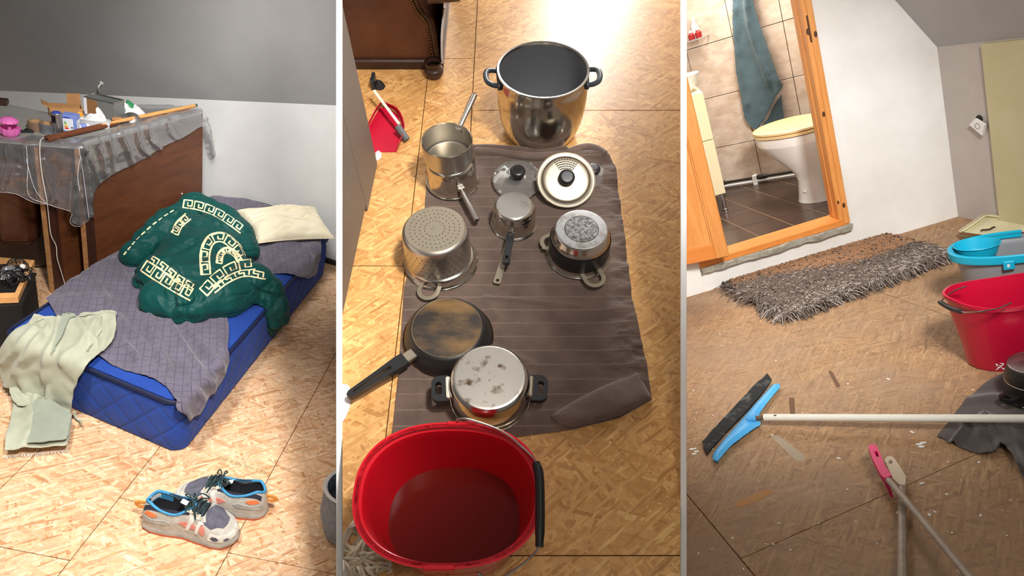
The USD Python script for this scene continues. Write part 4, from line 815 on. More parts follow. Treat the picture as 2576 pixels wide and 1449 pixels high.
# trousers over the front left corner
def on_front(x,y,o=.016): return on_bed(x,y,o)
tr=[(12,862),(40,832),(66,822),(84,804),(110,806),(150,808),(200,800),(245,795),(275,793),(296,797),(300,832),(296,858),(283,882),(255,902),(232,922),(212,950),(200,985),(197,1030),(190,1042),(176,1052),(190,1062),(184,1090),(176,1134),(140,1138),(90,1142),(50,1146),(6,1151),(14,1100),(26,1045),(30,1020),(16,985),(14,955),(8,915),(8,885)]
tf=[([(150,815),(140,860),(130,900),(128,950),(140,1000)],7,.014),([(120,840),(90,880),(60,920),(40,965)],10,.016),([(90,840),(60,870),(25,905)],8,.012),([(160,840),(150,890),(165,930),(195,960)],7,-.010),([(200,820),(215,850),(205,880),(170,905)],9,.014),([(240,820),(230,850),(245,880)],8,.012),([(265,815),(270,850),(255,885)],7,-.010),([(70,930),(90,1000),(85,1060)],12,.014),([(130,960),(120,1010),(140,1040)],9,-.014),([(40,985),(60,1010),(72,1045)],7,.008),([(60,1060),(80,1090),(60,1130)],10,.006),([(110,830),(115,870),(100,910)],7,-.010)]
tz=Thing('trousers','pale khaki trousers thrown over the front left corner of the blue mattress','trousers',R,loc=Pz(110,960,.1))
tz.add('cloth',drape(R,tr,6,on_front,tf,amp=.006,nscale=14,seed=8,t=.004,smooth_it=8,off=.022,floor_=.016),'khaki',room=True,smooth=70)
wf=[(s_,5,.004) for s_ in [[(x,798),(x+2,815)] for x in range(160,296,12)]]
for q_ in ([(84,803),(110,805),(146,808),(146,822),(112,821),(92,830),(78,840),(70,826)],[(196,800),(245,794),(275,792),(298,796),(300,810),(276,805),(246,808),(198,814)]): tz.add('waistband',drape(R,q_,5,on_front,amp=.003,nscale=70,seed=2,off=0.026,t=.004),'khaki',room=True,label='gathered elastic waistband')
tz.add('fly',drape(R,[(150,806),(196,800),(198,814),(178,820),(160,868),(138,900),(132,884),(148,830)],5,on_front,off=0.029,t=.003),'khaki_dark',room=True,label='darker fly placket')
tz.add('side_pocket',drape(R,[(250,806),(262,808),(256,838),(262,850),(240,880),(222,905),(214,898),(234,868),(246,845)],5,on_front,off=0.028,t=.003),'khaki',room=True)
tz.add('inner_leg',drape(R,[(82,1030),(100,1015),(140,1025),(176,1052),(188,1062),(182,1092),(175,1132),(120,1138),(64,1142),(80,1090)],6,on_front,amp=.003,off=.038,t=.003,seed=5),'khaki_dark',room=True,label='grey-green inside of the leg lying on the floor')
tz.add('pocket_flap',drape(R,[(22,995),(40,1000),(66,1018),(78,1040),(50,1046),(28,1024)],5,on_front,amp=.002,off=0.030,t=.003),'khaki',room=True)
tz.add('cord',tube(np.array([on_front(x,y,.03) for x,y in spline([(186,1035),(190,1048),(198,1056),(205,1062)],5)]),.004,6),'khaki',room=True)
fr_=[]
for i in range(46):
    x=8+i*3.7; y=1150-(x-6)*.094+rng.uniform(-1,1); fr_.append(tube(np.array([R.at(x,y-3,.008),R.at(x+rng.uniform(-3,3),y+rng.uniform(2,6),.004)]),.0010,4))
tz.add('frayed_hem',cat(*fr_),'cord_white',room=True,kind='stuff')
# brown cabinet used as a table
ZD=.65; C1=R.at(199,363,ZD); C2=R.at(510,275,ZD); C0=R.at(-60,341,ZD); dp_=(C2-C1)/np.linalg.norm(C2-C1); df_=(C0-C1)/np.linalg.norm(C0-C1); LP=np.linalg.norm(C2-C1)
npn=np.cross(dp_,V(0,0,1)); npn*=-np.sign(npn@df_); nfn=np.cross(df_,V(0,0,1)); nfn*=-np.sign(nfn@dp_)
cb_=Thing('cabinet','dark brown wooden cabinet with a plastic covered top, beside the bed','cabinet',R,loc=C1*V(1,1,0))
def panel(a,d,L,z0,z1,inward,t): q=a*V(1,1,0); return trimesh.convex.convex_hull(np.array([q+d*s+inward*k+V(0,0,z) for s in (0,L) for k in (0,t) for z in (z0,z1)]))
# back and side board
cb_.add('side_panel',panel(C1+dp_*.022,dp_,LP-.022,0,ZD-.02,-npn,.018),'panel_brown',room=True)
cb_.add('edge_strip',panel(C1+dp_*.0,dp_,.045,0,ZD-.02,-npn-dp_*0,.016).apply_translation(npn*.0015),'panel_dark',room=True); cb_.add('edge_strip',panel(C1,dp_,.004,0,ZD-.02,-npn,.020).apply_translation(-dp_*.0045),'ply_edge',room=True,label='pale raw board edge')
E0=R.at(131,757,0)-nfn*.06; dE=E0-C1*V(1,1,0)
cb_.add('divider_panel',panel(E0,dp_,LP*.8,0,ZD-.02,-npn,.018),'panel_brown',room=True); cb_.add('edge_strip',panel(E0,dp_,.05,0,ZD-.02,npn,.004),'panel_dark',room=True); cb_.add('edge_strip',panel(E0-dp_*.004,dp_,.004,0,ZD-.02,-npn,.020),'ply_edge',room=True,label='pale raw board edge')
cb_.add('rear_panel',panel(C1+dp_*(LP*.38)+df_*.03,df_,.92,0,ZD-.02,-dp_,.016),'panel_dark',room=True)  # added dark panel imitating the shade under the top board
tp=[C1,C2,R.at(330,271,ZD),R.at(132,285,ZD),R.at(-90,240,ZD),C0+df_*.5]; tp=[q[:2] for q in tp]
cb_.add('top_board',prism(Polygon(tp),ZD-.02,ZD),'table_grey',room=True)
pe=spline([R.at(x,y,ZD-.006) for x,y in ((-40,342),(0,347),(36,352),(73,356),(120,358),(160,361),(198,365))],8); pe=pe+np.c_[0*pe[:,:2],.004*nz(pe,90,4)]; cb_.add('ragged_edge',tube(pe,.0055,6,flat=1.2),'ply_edge',room=True,label='ragged pale board edge')
tk=R.pl(457,487,C1+npn*.0,npn); solo('tack','tiny white tack stuck in the brown cabinet side','tack',R,mv(trimesh.creation.icosphere(1,.004)),'white_plastic',loc=tk+npn*.002)
# dust sheet
def on_cab(x,y,o=.008):
    P=R.at(x,y,ZD+o*.5); q=P-C1
    if q@npn<=0 and q@nfn<=.030: return P
    Rp=R.pl(x,y,C1+npn*o,npn); Fp=R.pl(x,y,C1+nfn*(o+.028),nfn+V(0,0,.12)); ca=[]
    if (Rp-C1)@nfn<=.045: ca.append(Rp)
    if (Fp-C1)@npn<=.02: ca.append(Fp)
    if not ca: ca=[Rp if x>205 else Fp]
    return min(ca,key=lambda Q:abs(Q[2]-ZD)) if len(ca)==2 and False else (ca[0] if len(ca)==1 else (Rp if x>199 else Fp))
FB=[(-30,480),(0,483),(40,488),(70,503),(95,512),(120,514),(140,521),(172,530),(180,540),(176,558),(186,568),(202,570),(226,553),(230,520),(238,486),(250,466),(285,436),(330,418),(370,396),(412,368),(455,350),(490,330),(507,320),(512,322),(522,390),(534,396),(545,392),(536,350),(524,310),(512,282),(508,272)]
FT=[(470,268),(400,262),(340,264),(300,272),(330,290),(300,318),(240,340),(200,345),(130,350),(80,336),(60,345),(0,342),(-30,340)]
ff=[([(64,365),(72,420),(82,480)],4,.022),([(76,365),(88,430),(100,505)],4,.016),([(110,400),(120,440),(140,500)],5,.012),([(195,372),(186,450),(180,540)],5,.020),([(200,372),(212,450),(222,540)],5,.026),([(205,372),(232,420),(246,460)],5,.014),([(300,335),(322,390),(330,412)],5,.014),([(342,325),(350,370),(372,392)],4,.014),([(370,318),(376,350),(400,375)],5,.012),([(420,305),(424,330),(440,350)],5,.010),([(270,345),(280,390),(284,430)],5,.010),([(20,370),(24,420),(10,470)],6,.010),([(512,290),(522,330),(528,390)],5,.018),([(240,350),(256,400),(262,440)],6,.010)]
fm_=drape(R,FB+FT,5,on_cab,ff,amp=.005,nscale=22,seed=14,t=.0008,smooth_it=3,off=.004)
ds=Thing('dust_sheet','clear plastic dust sheet hanging over the edges of the brown cabinet','sheet',R,loc=C1); ds.add('film',fm_,'film',room=True,smooth=80)
hem=np.array([on_cab(x,y,.016) for x,y in spline(FB[:12],4)]); ds.add('hem',tube(hem,.0007,5),'film_edge',room=True)
for L in ([(66,366),(70,420),(72,490),(118,514)],[(66,400),(76,440),(90,480),(118,514)],[(198,368),(208,430),(224,548)],[(200,400),(196,440),(200,480)]): ds.add('crease',tube(np.array([on_cab(x,y,.034) for x,y in spline(L,6)]),.0009,5),'film_edge',room=True,label='whitish crease in the film')
# things on the cabinet
def on(x,y): return R.at(x,y,ZD+.001)
def sz(n,P): return R.len(n,P)
P=on(26,340); k=sz(1,P)
def fluted(prof,n=12,amp=.07,N=72):
    m=lathe(prof,N); v=np.array(m.vertices); a=np.arctan2(v[:,1],v[:,0]); s=1+amp*np.abs(np.cos(a*n/2))-amp; v[:,:2]*=s[:,None]; return TM(v,m.faces)
pk=Thing('pink_jar','pink fluted plastic jar with a domed lid held up on a post','jar',R,loc=P)
pk.add('cup',fluted([(0,0),(16*k,0),(22*k,7*k),(23.5*k,21*k),(21*k,21*k),(19*k,9*k),(0,7*k)]),'pink'); pk.add('lid',fluted([(0,47*k),(10*k,46*k),(18*k,41*k),(21.5*k,35*k),(20*k,33*k),(0,34*k)]),'pink'); pk.add('post',lathe([(0,36*k),(4*k,36*k),(4*k,7*k),(0,8*k)],16),'pink')
P=on(68,333); solo('black_clip','small black plastic clip lying by the pink jar','clip',R,cat(mv(box(-.022,.022,-.008,.008,0,.008,.003),rz=.3),mv(box(-.008,.012,-.006,.010,.006,.014,.003),rz=-.4)),'black_plastic',loc=P)
def tape(name,label,x,y,w,hpx,outer):
    P=on(x,y); r=sz(w/2,P); h=sz(hpx,P); t=Thing(name,label,'tape',R,loc=P); t.add('tape',lathe([(r*.80,h*.02),(r*.80,h*.98),(r*.99,h),(r,h*.97),(r,h*.03),(r*.99,0)],48,closed=True),outer); t.add('core',lathe([(r*.74,0),(r*.74,h),(r*.80,h),(r*.80,0)],48,closed=True),'tape_core')
tape('tape_roll','roll of brown parcel tape standing on the cabinet top',92,326,36,22,'tape_brown'); tape('tape_roll','roll of silver tape standing in front of the brown one',121,333,34,24,'tape_silver')
P=on(147,338); k=sz(1,P); cn_=Thing('canister','tall silver canister with a dark window, beside the light bulb box','canister',R,loc=P); cn_.add('body',lathe(rprof([(0,0),(12*k,0),(12*k,54*k),(10*k,56*k),(0,56*k)],2*k),36),'silver')
win=gridmesh([[V(12.2*k*math.cos(a),12.2*k*math.sin(a),z*k) for z in (33,50)] for a in np.linspace(-2.6,-1.7,9)]); cn_.add('window',thick(win,.001),'screen'); cn_.add('lid',lathe([(0,58.5*k),(8*k,58*k),(10*k,56*k)],32),'print_blue')
for i,z in enumerate((8,13,18)): cn_.add('button',mv(trimesh.creation.icosphere(1,1.4*k),12*k*math.cos(-2.2),12*k*math.sin(-2.2),z*k),'screen')
# light bulb box
P=on(176,331); k=sz(1,P); ang=math.atan2(df_[1],df_[0])+math.pi; bx=Thing('bulb_box','blue and white light bulb carton with a coloured energy label','carton',R,loc=P,rz=ang-.15)
bx.add('carton',box(-17*k,17*k,-4*k,26*k,0,42*k,.002),'box_blue'); bx.add('front_label',box(-15*k,10*k,-4.6*k,-3.9*k,3*k,34*k),'box_white'); bx.add('print',box(-11*k,2*k,-5*k,-4.5*k,35.5*k,38*k),'print_blue'); bx.add('side_label',box(16.8*k,17.6*k,0*k,22*k,5*k,30*k),'box_white')
for i,c_ in enumerate(('e_green','e_lime','e_yellow','e_orange','e_red')): bx.add('energy_bar',box(-9*k,(-5.5+i*1.2)*k,-5.0*k,-4.5*k,(23-i*3.9)*k,(26-i*3.9)*k),c_,label='coloured energy class bar')
bx.add('class_mark',box(5*k,9*k,-5*k,-4.5*k,11*k,13.5*k),'screen')
P=on(210,326); k=sz(1,P); rl=Thing('paper_roll','small white paper roll lying in front of the white tray','roll',R,loc=P,rz=.5); rl.add('paper',mv(lathe([(3*k,-14*k),(7.5*k,-14*k),(7.5*k,12*k),(3*k,12*k)],28,closed=True),0,0,7.5*k,ry=math.pi/2),'paper_white'); rl.add('wrapper',mv(lathe([(7.6*k,-8*k),(7.7*k,6*k)],28),0,0,7.5*k,ry=math.pi/2),'box_blue')
P=on(168,292); k=sz(1,P); c1_=Thing('cardboard_box','open brown cardboard box with flaps on the cabinet top','box',R,loc=P,rz=ang+.25)
for q in (box(-36*k,36*k,-1*k,1*k,0,20*k),box(-36*k,36*k,38*k,40*k,0,20*k),box(-36*k,-34*k,0,40*k,0,20*k),box(34*k,36*k,0,40*k,0,20*k)): c1_.add('side',q,'cardboard')
c1_.add('bottom',box(-35*k,35*k,0,39*k,0,1.5*k),'cardboard_dark'); c1_.add('flap',mv(box(-34*k,34*k,-22*k,0,-.8*k,.8*k),0,0,20*k,rx=.5),'cardboard'); c1_.add('flap',mv(box(6*k,36*k,0,1.5*k,0,26*k),0,39*k,20*k,rx=-.12),'cardboard'); c1_.add('flap',mv(box(-16*k,0,0,40*k,-.8*k,.8*k),-35*k,0,20*k,ry=.5),'cardboard')
P=on(252,296); k=sz(1,P); tn=Thing('tin_box','open rectangular grey metal tin on the cabinet top','tin',R,loc=P,rz=ang-.42)
hT=44*k; wT,dT=37*k,44*k
for q in (box(-wT,wT,-1*k,0,0,hT),box(-wT,wT,dT,dT+1*k,0,hT),box(-wT,-wT+1*k,0,dT,0,hT),box(wT-1*k,wT,0,dT,0,hT)): tn.add('wall',q,'tin')
tn.add('bottom',box(-wT,wT,0,dT,0,1*k),'tin'); tn.add('rolled_rim',tube([(-wT,-.5*k,hT),(wT,-.5*k,hT),(wT,dT,hT),(-wT,dT,hT)],1.6*k,8,closed=True),'steel'); tn.add('paper_band',box(-wT-.6*k,-wT*.15,-1.8*k,-.9*k,2*k,hT*.93),'cardboard_dark',label='kraft paper on the front of the tin'); tn.add('paper_band',box(-wT-.8*k,-wT*.82,-2.2*k,-1.7*k,2*k,hT*.98),'box_white')
P=on(238,318); k=sz(1,P); ty=Thing('paper_tray','white paper tray with red figures, holding crumpled plastic','tray',R,loc=P,rz=ang-.05)
ty.add('tray',oval_vessel([(33*k,14*k,0),(36*k,16*k,16*k),(37*k,17*k,18*k),(35*k,15*k,18*k)],1.5*k,64),'paper_white')
tx=meshkit.text_mesh('314',7*k,.0006); ty.add('lettering',mv(mv(tx,0,0,0,rx=math.pi/2),8*k,-16.6*k,6*k,rz=.12),'red_ink')
P=P+V(0,.01,.022); cw=Thing('plastic_wrap','crumpled white plastic wrapping heaped in the paper tray','wrapping',R,loc=P); cw.add('wrap',crumple(25*k,14*k,16*k,23),'paper_white'); cw.add('fold',mv(crumple(26*k,9*k,8*k,29),16*k,0,10*k,rz=-.9,ry=.9),'paper_white')
P=on(198,302); k=sz(1,P); solo('orange_bag','crumpled orange-yellow bag behind the bulb carton','bag',R,crumple(17*k,14*k,20*k,33),'orange_bag',loc=P)
P=on(326,284); k=sz(1,P); gb=Thing('printed_bag','crumpled white and green carrier bag behind the metal bowl','bag',R,loc=P); gb.add('film',crumple(36*k,24*k,26*k,41),'bag_white'); gb.add('print',mv(crumple(14*k,12*k,20*k,44),0,0,12*k),'paper_green',label='green printed part of the bag'); gb.add('print',mv(crumple(16*k,5*k,8*k,47),-14*k,-14*k,8*k),'paper_green')
P=on(331,303); k=sz(1,P); lm=Thing('metal_bowl','small steel bowl upside down beside the wooden stick','bowl',R,loc=P); lm.add('bowl',shell([(0,20*k),(8*k,19*k),(18*k,13*k),(24*k,4*k),(25*k,0)],-.6*k,48,3*k),'steel_brushed'); lm.add('rim',ring(25*k,.3*k,.9*k,48),'steel')
P=on(296,308); solo('cork','short brown cork knob beside the steel bowl','cork',R,mv(tube(spline([(-.022,0,.012),(0,0,.012),(.02,0,.012)],4),[.008,.011,.012,.012,.011,.012,.012,.011,.008],12),rz=.3),'cork',loc=P)
# rod and stick
P=on(121,357); a,b=on(121,357)+V(0,0,.012),on(293,316)+V(0,0,.012); rd=Thing('curtain_rod','thick dark brown wooden rod at the front of the cabinet top','rod',R,loc=P)
rd.add('rod',tube(spline([a,b],10),.0115,16),'rod_brown',room=True); d_=(b-a)/np.linalg.norm(b-a); rd.add('end_cap',tube(np.array([a-d_*.006,a+d_*.010]),.0135,16),'rod_brown',room=True); rd.add('end_hole',tube(np.array([a-d_*.0066,a-d_*.006]),.006,12),'gap',room=True)
a,b=on(256,327)+V(0,0,.022),on(490,271)+V(0,0,.010); d_=(b-a)/np.linalg.norm(b-a); sk=Thing('broom_stick','long pale wooden stick with a pointed end lying across the cabinet top','stick',R,loc=on(370,300))
sk.add('stick',tube(np.array([a,a+d_*.03,a+d_*.10,a+(b-a)*.5,b]),[.001,.004,.0075,.0085,.0075],12),'stick_pale',room=True); sk.add('tip',tube(np.array([b,b+d_*.012]),.0078,12),'stick_tip',room=True)
cd=[R.at(140,342,ZD+.012),R.at(118,345,ZD+.014),on_cab(103,352,.03)]+[on_cab(x,y,.03) for x,y in ((100,375),(102,410),(106,440),(113,480),(118,505))]+[R.pl(x,y,E0+npn*.03,npn) for x,y in ((122,540),(128,590),(141,618),(144,650),(156,690),(162,712),(164,738))]
solo('cable','thin white cable hanging down the front of the cabinet','cable',R,tube(spline(cd,6),.0016,6),'cord_white',loc=cd[0],room=True)
P=on(6,262); solo('wooden_offcut','small dark brown wood offcut at the far left of the cabinet top','offcut',R,mv(cat(box(-.05,.022,-.02,.02,0,.022,.003),box(-.04,-.01,-.01,.01,.022,.04,.003)),rz=-.1),'panel_dark',loc=R.at(4,262,ZD+.001))
# armchair behind, under the table top
P=R.at(20,700,0)+V(-.15,.30,0); ac=Thing('armchair','dark brown leather armchair in the shade behind the cabinet','armchair',R,loc=P)
def puff(x0,x1,y0,y1,z0,z1,r=.05):
    m=box(x0,x1,y0,y1,z0,z1,r); m=m.subdivide().subdivide().subdivide(); soft(m,20); return m
ac.add('seat',puff(-.35,.30,-.25,.35,.22,.42),'leather_dark'); ac.add('backrest',puff(-.38,.22,.12,.30,.25,.52),'leather_dark'); ac.add('arm',puff(.10,.28,-.28,.40,.12,.50),'leather'); ac.add('base',box(-.4,.34,-.24,.4,.012,.24,.02),'leather_dark')
for sx in (-.3,.2): ac.add('foot',mv(lathe([(0,0),(.03,0),(.035,.02),(.028,.04),(0,.04)],20),sx,-.2,0),'walnut')
# black box with a frame of wires on it
zb=.235; q=[R.at(87,654,zb),R.at(45,748,zb),R.at(-70,752,zb),R.at(-30,645,zb)]
bb_=Thing('black_box','black box standing on the floor at the left of the mattress','box',R,loc=q[1]*V(1,1,0))
qq=[R.at(86,672,zb)*V(1,1,0),R.at(52,748,zb)*V(1,1,0),R.at(-70,752,zb)*V(1,1,0),R.at(-30,660,zb)*V(1,1,0)]; bb_.add('body',trimesh.convex.convex_hull(np.array([p_+V(0,0,z) for p_ in qq for z in (0,zb-.025)])),'black_box',room=True)
bb_.add('edge_trim',tube(np.array([p_+V(0,0,zb-.03) for p_ in qq]),.006,6,closed=True),'piping_navy' if False else 'black_plastic',room=True)
pf=Thing('picture_frame','pale wooden picture frame used as a tray on the black box','frame',R,loc=q[1])
cen=sum(q)/4
for i in range(4):
    a,b=q[i],q[(i+1)%4]; ia,ib=a+(cen-a)*.30*.62,b+(cen-b)*.30*.62; up_=V(0,0,1)
    m=trimesh.convex.convex_hull(np.array([a-up_*.022,b-up_*.022,a,b,ia+up_*.004,ib+up_*.004,ia-up_*.02,ib-up_*.02])); pf.add('rail',m,'frame_wood',room=True)
ins=[p_+(cen-p_)*.18 for p_ in q]; pf.add('backing',trimesh.convex.convex_hull(np.array([p_+V(0,0,z) for p_ in ins for z in (-.022,-.014)])),'black_box',room=True)
wr=Thing('wire_tangle','tangle of black cables and wire whisks lying in the wooden frame','wires',R,loc=R.at(30,700,zb))
for i in range(9):
    c=R.at(rng.uniform(18,60),rng.uniform(672,715),zb+.012); r_=rng.uniform(.018,.034); t=np.linspace(0,2*math.pi,22)[:-1]; wr.add('cable',tube(c+np.stack([r_*np.cos(t),r_*.8*np.sin(t),.010*np.sin(2*t+i)+.004*(i%4)],1),.0024,6,closed=True),'wire_black',room=True)
for cx_,cy_ in ((18,700),(42,668)):
    c=R.at(cx_,cy_,zb+.006)
    for i in range(7): t=np.linspace(0,math.pi,12); a=i/7*math.pi; wr.add('whisk_wire',tube(c+np.stack([.030*np.cos(t)*math.cos(a),.030*np.cos(t)*math.sin(a),.03*np.sin(t)],1),.0013,5),'wire_black',room=True)
P=R.at(56,671,zb+.018); solo('white_ball','small white ball among the black cables','ball',R,trimesh.creation.icosphere(3,.011),'white_plastic',loc=P)
P=R.at(22,690,zb+.002); solo('clear_bag','clear plastic bag lying under the cables in the frame','bag',R,mv(crumple(.05,.03,.03,52),rz=.9),'bag_clear',loc=P)
# shoes
def shoe(name,label,heel,toe,mirror):
    h,t=R.at(*heel,.0),R.at(*toe,.0); L=np.linalg.norm(t-h); a=math.atan2((t-h)[1],(t-h)[0]); S=Thing(name,label,'shoe',R,loc=h,rz=a)
    xs=np.linspace(0,1,61); mir=-1 if mirror else 1
    wl_=np.interp(xs,[0,.015,.05,.12,.25,.45,.62,.76,.88,.95,.985,1],[0,.35,.56,.68,.70,.66,.80,.88,.76,.52,.28,0])*.056/.27*L
    cl_=np.interp(xs,[0,.3,.55,.75,1],[0,.000,.004,.004,-.006])*mir
    ot=np.vstack([np.c_[xs*L,cl_+wl_],np.c_[xs*L,cl_-wl_][::-1][1:-1]])
    def loft(levels):
        G=[]
        for z,k in levels: G.append(np.c_[(ot-[L*.5,0])*k+[L*.5,0],np.full(len(ot),z)+.010*np.clip((ot[:,0]/L-.8)/.2,0,1)**2])
        c=[np.repeat(G[0].mean(0)[None],len(ot),0)]; d=[np.repeat(G[-1].mean(0)[None],len(ot),0)]; m=gridmesh(np.array(c+G+d),closed_v=True); trimesh.repair.fix_normals(m); return m
    z0=.026
    S.add('outsole',loft([(0,.96),(.003,.99),(.010,1.0)]),'shoe_outsole'); S.add('midsole',loft([(.008,1.0),(.014,1.03),(.022,1.01),(.030,.97)]),'shoe_sole',smooth=50)
    def top(x): return np.interp(x,[0,.03,.10,.25,.40,.50,.56,.66,.78,.90,.97,1],[.03,.060,.082,.080,.074,.078,.078,.066,.048,.034,.018,.0])/.27*L
    def surf(x,th,o=0.): # x 0..1, th 0..pi across
        w=np.interp(x,xs,wl_)*.98; c=np.interp(x,xs,cl_); e=np.cos(th); s=np.sin(th)
        y=np.sign(e)*np.abs(e)**.55*w; z=z0+np.abs(s)**.75*top(x)+.010*np.clip((x-.8)/.2,0,1)**2
        nrm=np.array([0,e,s*1.2+.05]); nrm/=np.linalg.norm(nrm); return np.array([x*L,c+y,z])+nrm*o
    def opening(P): x,y=P[...,0]/L,P[...,1]; return ((x-.285)/.245)**2+(y/(.031/.27*L))**2
    X=np.linspace(.0,1,90); TH=np.linspace(0,math.pi,64); G=np.array([[surf(x,t) for t in TH] for x in X]); m=gridmesh(G); v=np.array(m.vertices); f=np.array(m.faces)
    oo=opening(v)+np.where(v[:,2]<z0+.036/.27*L,9,0); keep=~(oo[f]<1).all(1); m=TM(v,f[keep]); 
    m.remove_unreferenced_vertices(); 
    if (np.array(m.face_normals)*(m.triangles_center-V(L/2,0,.02))).sum(1).mean()<0: m=TM(m.vertices,np.array(m.faces)[:,::-1])
    S.add('upper',thick(m,.003),'shoe_main',smooth=60)
    # collar: ring along the opening
    def find(ang_):
        x=.285+.245*math.cos(ang_); y=(.031/.27*L)*math.sin(ang_); w=np.interp(x,xs,wl_)*.98; e=np.sign(y)*min(abs((y-np.interp(x,xs,cl_))/max(w,1e-4)),.98)**(1/.55); return surf(x,math.acos(np.clip(e,-.98,.98)),.001)
    cr=np.array([find(a) for a in np.linspace(0,2*math.pi,57)[:-1]]); S.add('collar',tube(cr,.0042,8,closed=True),'shoe_blue',label='bright blue padded collar')
    inn=[cr-V(0,0,.002)]; 
    for k_,z_ in ((.97,.055),(.94,.035),(.90,z0+.006)): q_=(cr-V(.285*L,0,0))*V(k_,k_,0)+V(.285*L,0,0); q_[:,2]=np.minimum(cr[:,2]-.006,z_); inn.append(q_)
    inn.append(np.repeat(inn[-1].mean(0)[None],len(cr),0)); S.add('lining',gridmesh(np.array(inn),closed_v=True,flip=True),'shoe_lining')
    ins_=np.array([inn[3]*V(1,1,0)+V(0,0,z0+.008),np.repeat((inn[3].mean(0)*V(1,1,0)+V(0,0,z0+.008))[None],len(cr),0)]); S.add('insole',gridmesh(ins_,closed_v=True,flip=True),'shoe_navy')
    bl=[find(a) for a in np.linspace(2.3,2.9,7)]; lab=gridmesh([[p_*V(1,1,1)+V(.002,-.0008*np.sign(p_[1]),-z) for z in (.006,.020)] for p_ in bl]); S.add('size_label',thick(lab,.0008),'shoe_label',label='white size label inside the collar')
    bl=[find(a) for a in np.linspace(1.75,2.9,18)]; S.add('inner_panel',thick(gridmesh([[p_+V(.0006,-.0005*np.sign(p_[1]),-z) for z in (.002,.026)] for p_ in bl]),.0008),'shoe_blue')
    def patch(name,poly,mt,o=.0022,step=.035,label=None): # poly in (x, theta/pi)
        p,f=sheet2d(Polygon(poly),step); m=TM(np.array([surf(a,b*math.pi,o) for a,b in p]),f)
        if (np.array(m.face_normals)*(m.triangles_center-V(L/2,0,.0))).sum(1).mean()<0: m=TM(m.vertices,np.array(m.faces)[:,::-1])
        S.add(name,thick(m,.0028),mt,label=label,smooth=60)
    patch('toe_panel',[(.66,.28),(.70,.34),(.66,.5),(.70,.66),(.66,.72),(.76,.74),(.82,.62),(.87,.58),(.885,.5),(.87,.42),(.82,.38),(.76,.26)],'shoe_suede',label='dark grey suede toe panel')
    for sg in (0,1):
        M_=(lambda q:[(a,b) for a,b in q]) if sg==0 else (lambda q:[(a,1-b) for a,b in q])
        patch('collar_panel',M_([(.05,.22),(.15,.24),(.30,.24),(.45,.28),(.52,.30),(.52,.38),(.40,.34),(.25,.31),(.10,.31),(.05,.34)]),'shoe_navy'); patch('side_patch',M_([(.42,.12),(.47,.085),(.54,.075),(.60,.10),(.63,.14),(.57,.165),(.49,.165)]),'shoe_pink',label='faded pink side patch'); patch('side_patch',M_([(.06,.17),(.11,.125),(.17,.125),(.21,.16),(.15,.195),(.09,.20)]),'shoe_orange',label='orange heel patch'); patch('side_patch',M_([(.64,.12),(.66,.07),(.69,.055),(.71,.10),(.70,.20),(.67,.25),(.66,.19)]),'shoe_pink'); patch('side_patch',M_([(.77,.07),(.80,.035),(.84,.04),(.86,.09),(.83,.13),(.79,.12)]),'shoe_suede'); patch('side_patch',M_([(.90,.08),(.92,.04),(.95,.06),(.955,.14),(.93,.16)]),'shoe_suede')
        patch('overlay',M_([(.50,.05),(.535,.05),(.60,.28),(.64,.31),(.60,.34),(.55,.30)]),'shoe_white',o=.0030,label='pale side overlay'); patch('overlay',M_([(.60,.05),(.635,.05),(.655,.22),(.69,.28),(.66,.30),(.63,.26)]),'shoe_white',o=.0030); patch('toe_bumper',M_([(.74,.02),(.85,.02),(.97,.04),(.985,.3),(.985,.5),(.955,.5),(.93,.3),(.86,.20),(.76,.16)]),'shoe_white',o=.0018); patch('heel_counter',M_([(.02,.05),(.20,.05),(.30,.06),(.34,.10),(.28,.12),(.16,.09),(.04,.13)]),'shoe_sole',o=.003)
        patch('eyestay',M_([(.47,.36),(.55,.33),(.66,.30),(.66,.36),(.56,.40),(.48,.43)]),'shoe_main',o=.003)
        for x in (.50,.55,.60,.645): S.add('eyelet',mv(trimesh.creation.icosphere(1,.0030),*surf(x,(.36 if sg==0 else .64)*math.pi,.004)),'eyelet')
    patch('tongue',[(.46,.40),(.66,.42),(.66,.58),(.46,.60),(.42,.5)],'shoe_lining',o=.002)
    tg=surf(.455,.5*math.pi,.006); S.add('tongue_label',mv(box(-.016,.016,-.008,.008,-.001,.001,.0008),tg[0]-.004,tg[1],tg[2]-.004,ry=.35),'shoe_label')
    for i,(x0_,x1_) in enumerate(((.50,.55),(.55,.60),(.60,.645),(.645,.645),(.55,.50),(.60,.55),(.645,.60))):
        S.add('lace',tube(spline([surf(x0_,.35*math.pi,.005),surf((x0_+x1_)/2,.5*math.pi,.010),surf(x1_,.65*math.pi,.005)],5),.0019,6),'lace')
    k0=surf(.50,.5*math.pi,.014)
    for dy,dx,dz in ((.03,-.008,-.006),(-.032,-.004,-.008),(.040,.03,-.022),(-.040,.028,-.024),(.018,-.03,-.004)): S.add('lace',tube(spline([k0,k0+V(dx*.5,dy*.6,.008),k0+V(dx,dy,dz),k0+V(dx*.4+.004,dy*.4,-.001)],5),.0018,6),'lace')
    hl=surf(.02,.5*math.pi,0); S.add('heel_loop',tube(spline([V(.010,0,.072/.27*L),V(-.016,.0,.070/.27*L),V(-.024,0,.060/.27*L),V(-.012,0,.054/.27*L),V(.002,0,.056/.27*L)],5),.0032,8,flat=2.0),'shoe_loop',label='orange heel pull loop')
    return S
shoe('running_shoe','worn grey running shoe lying nearer the viewer, toe pointing right',(366,1310),(600,1362),False)
shoe('running_shoe','worn grey running shoe behind its mate, toe pointing left',(672,1290),(440,1262),True)
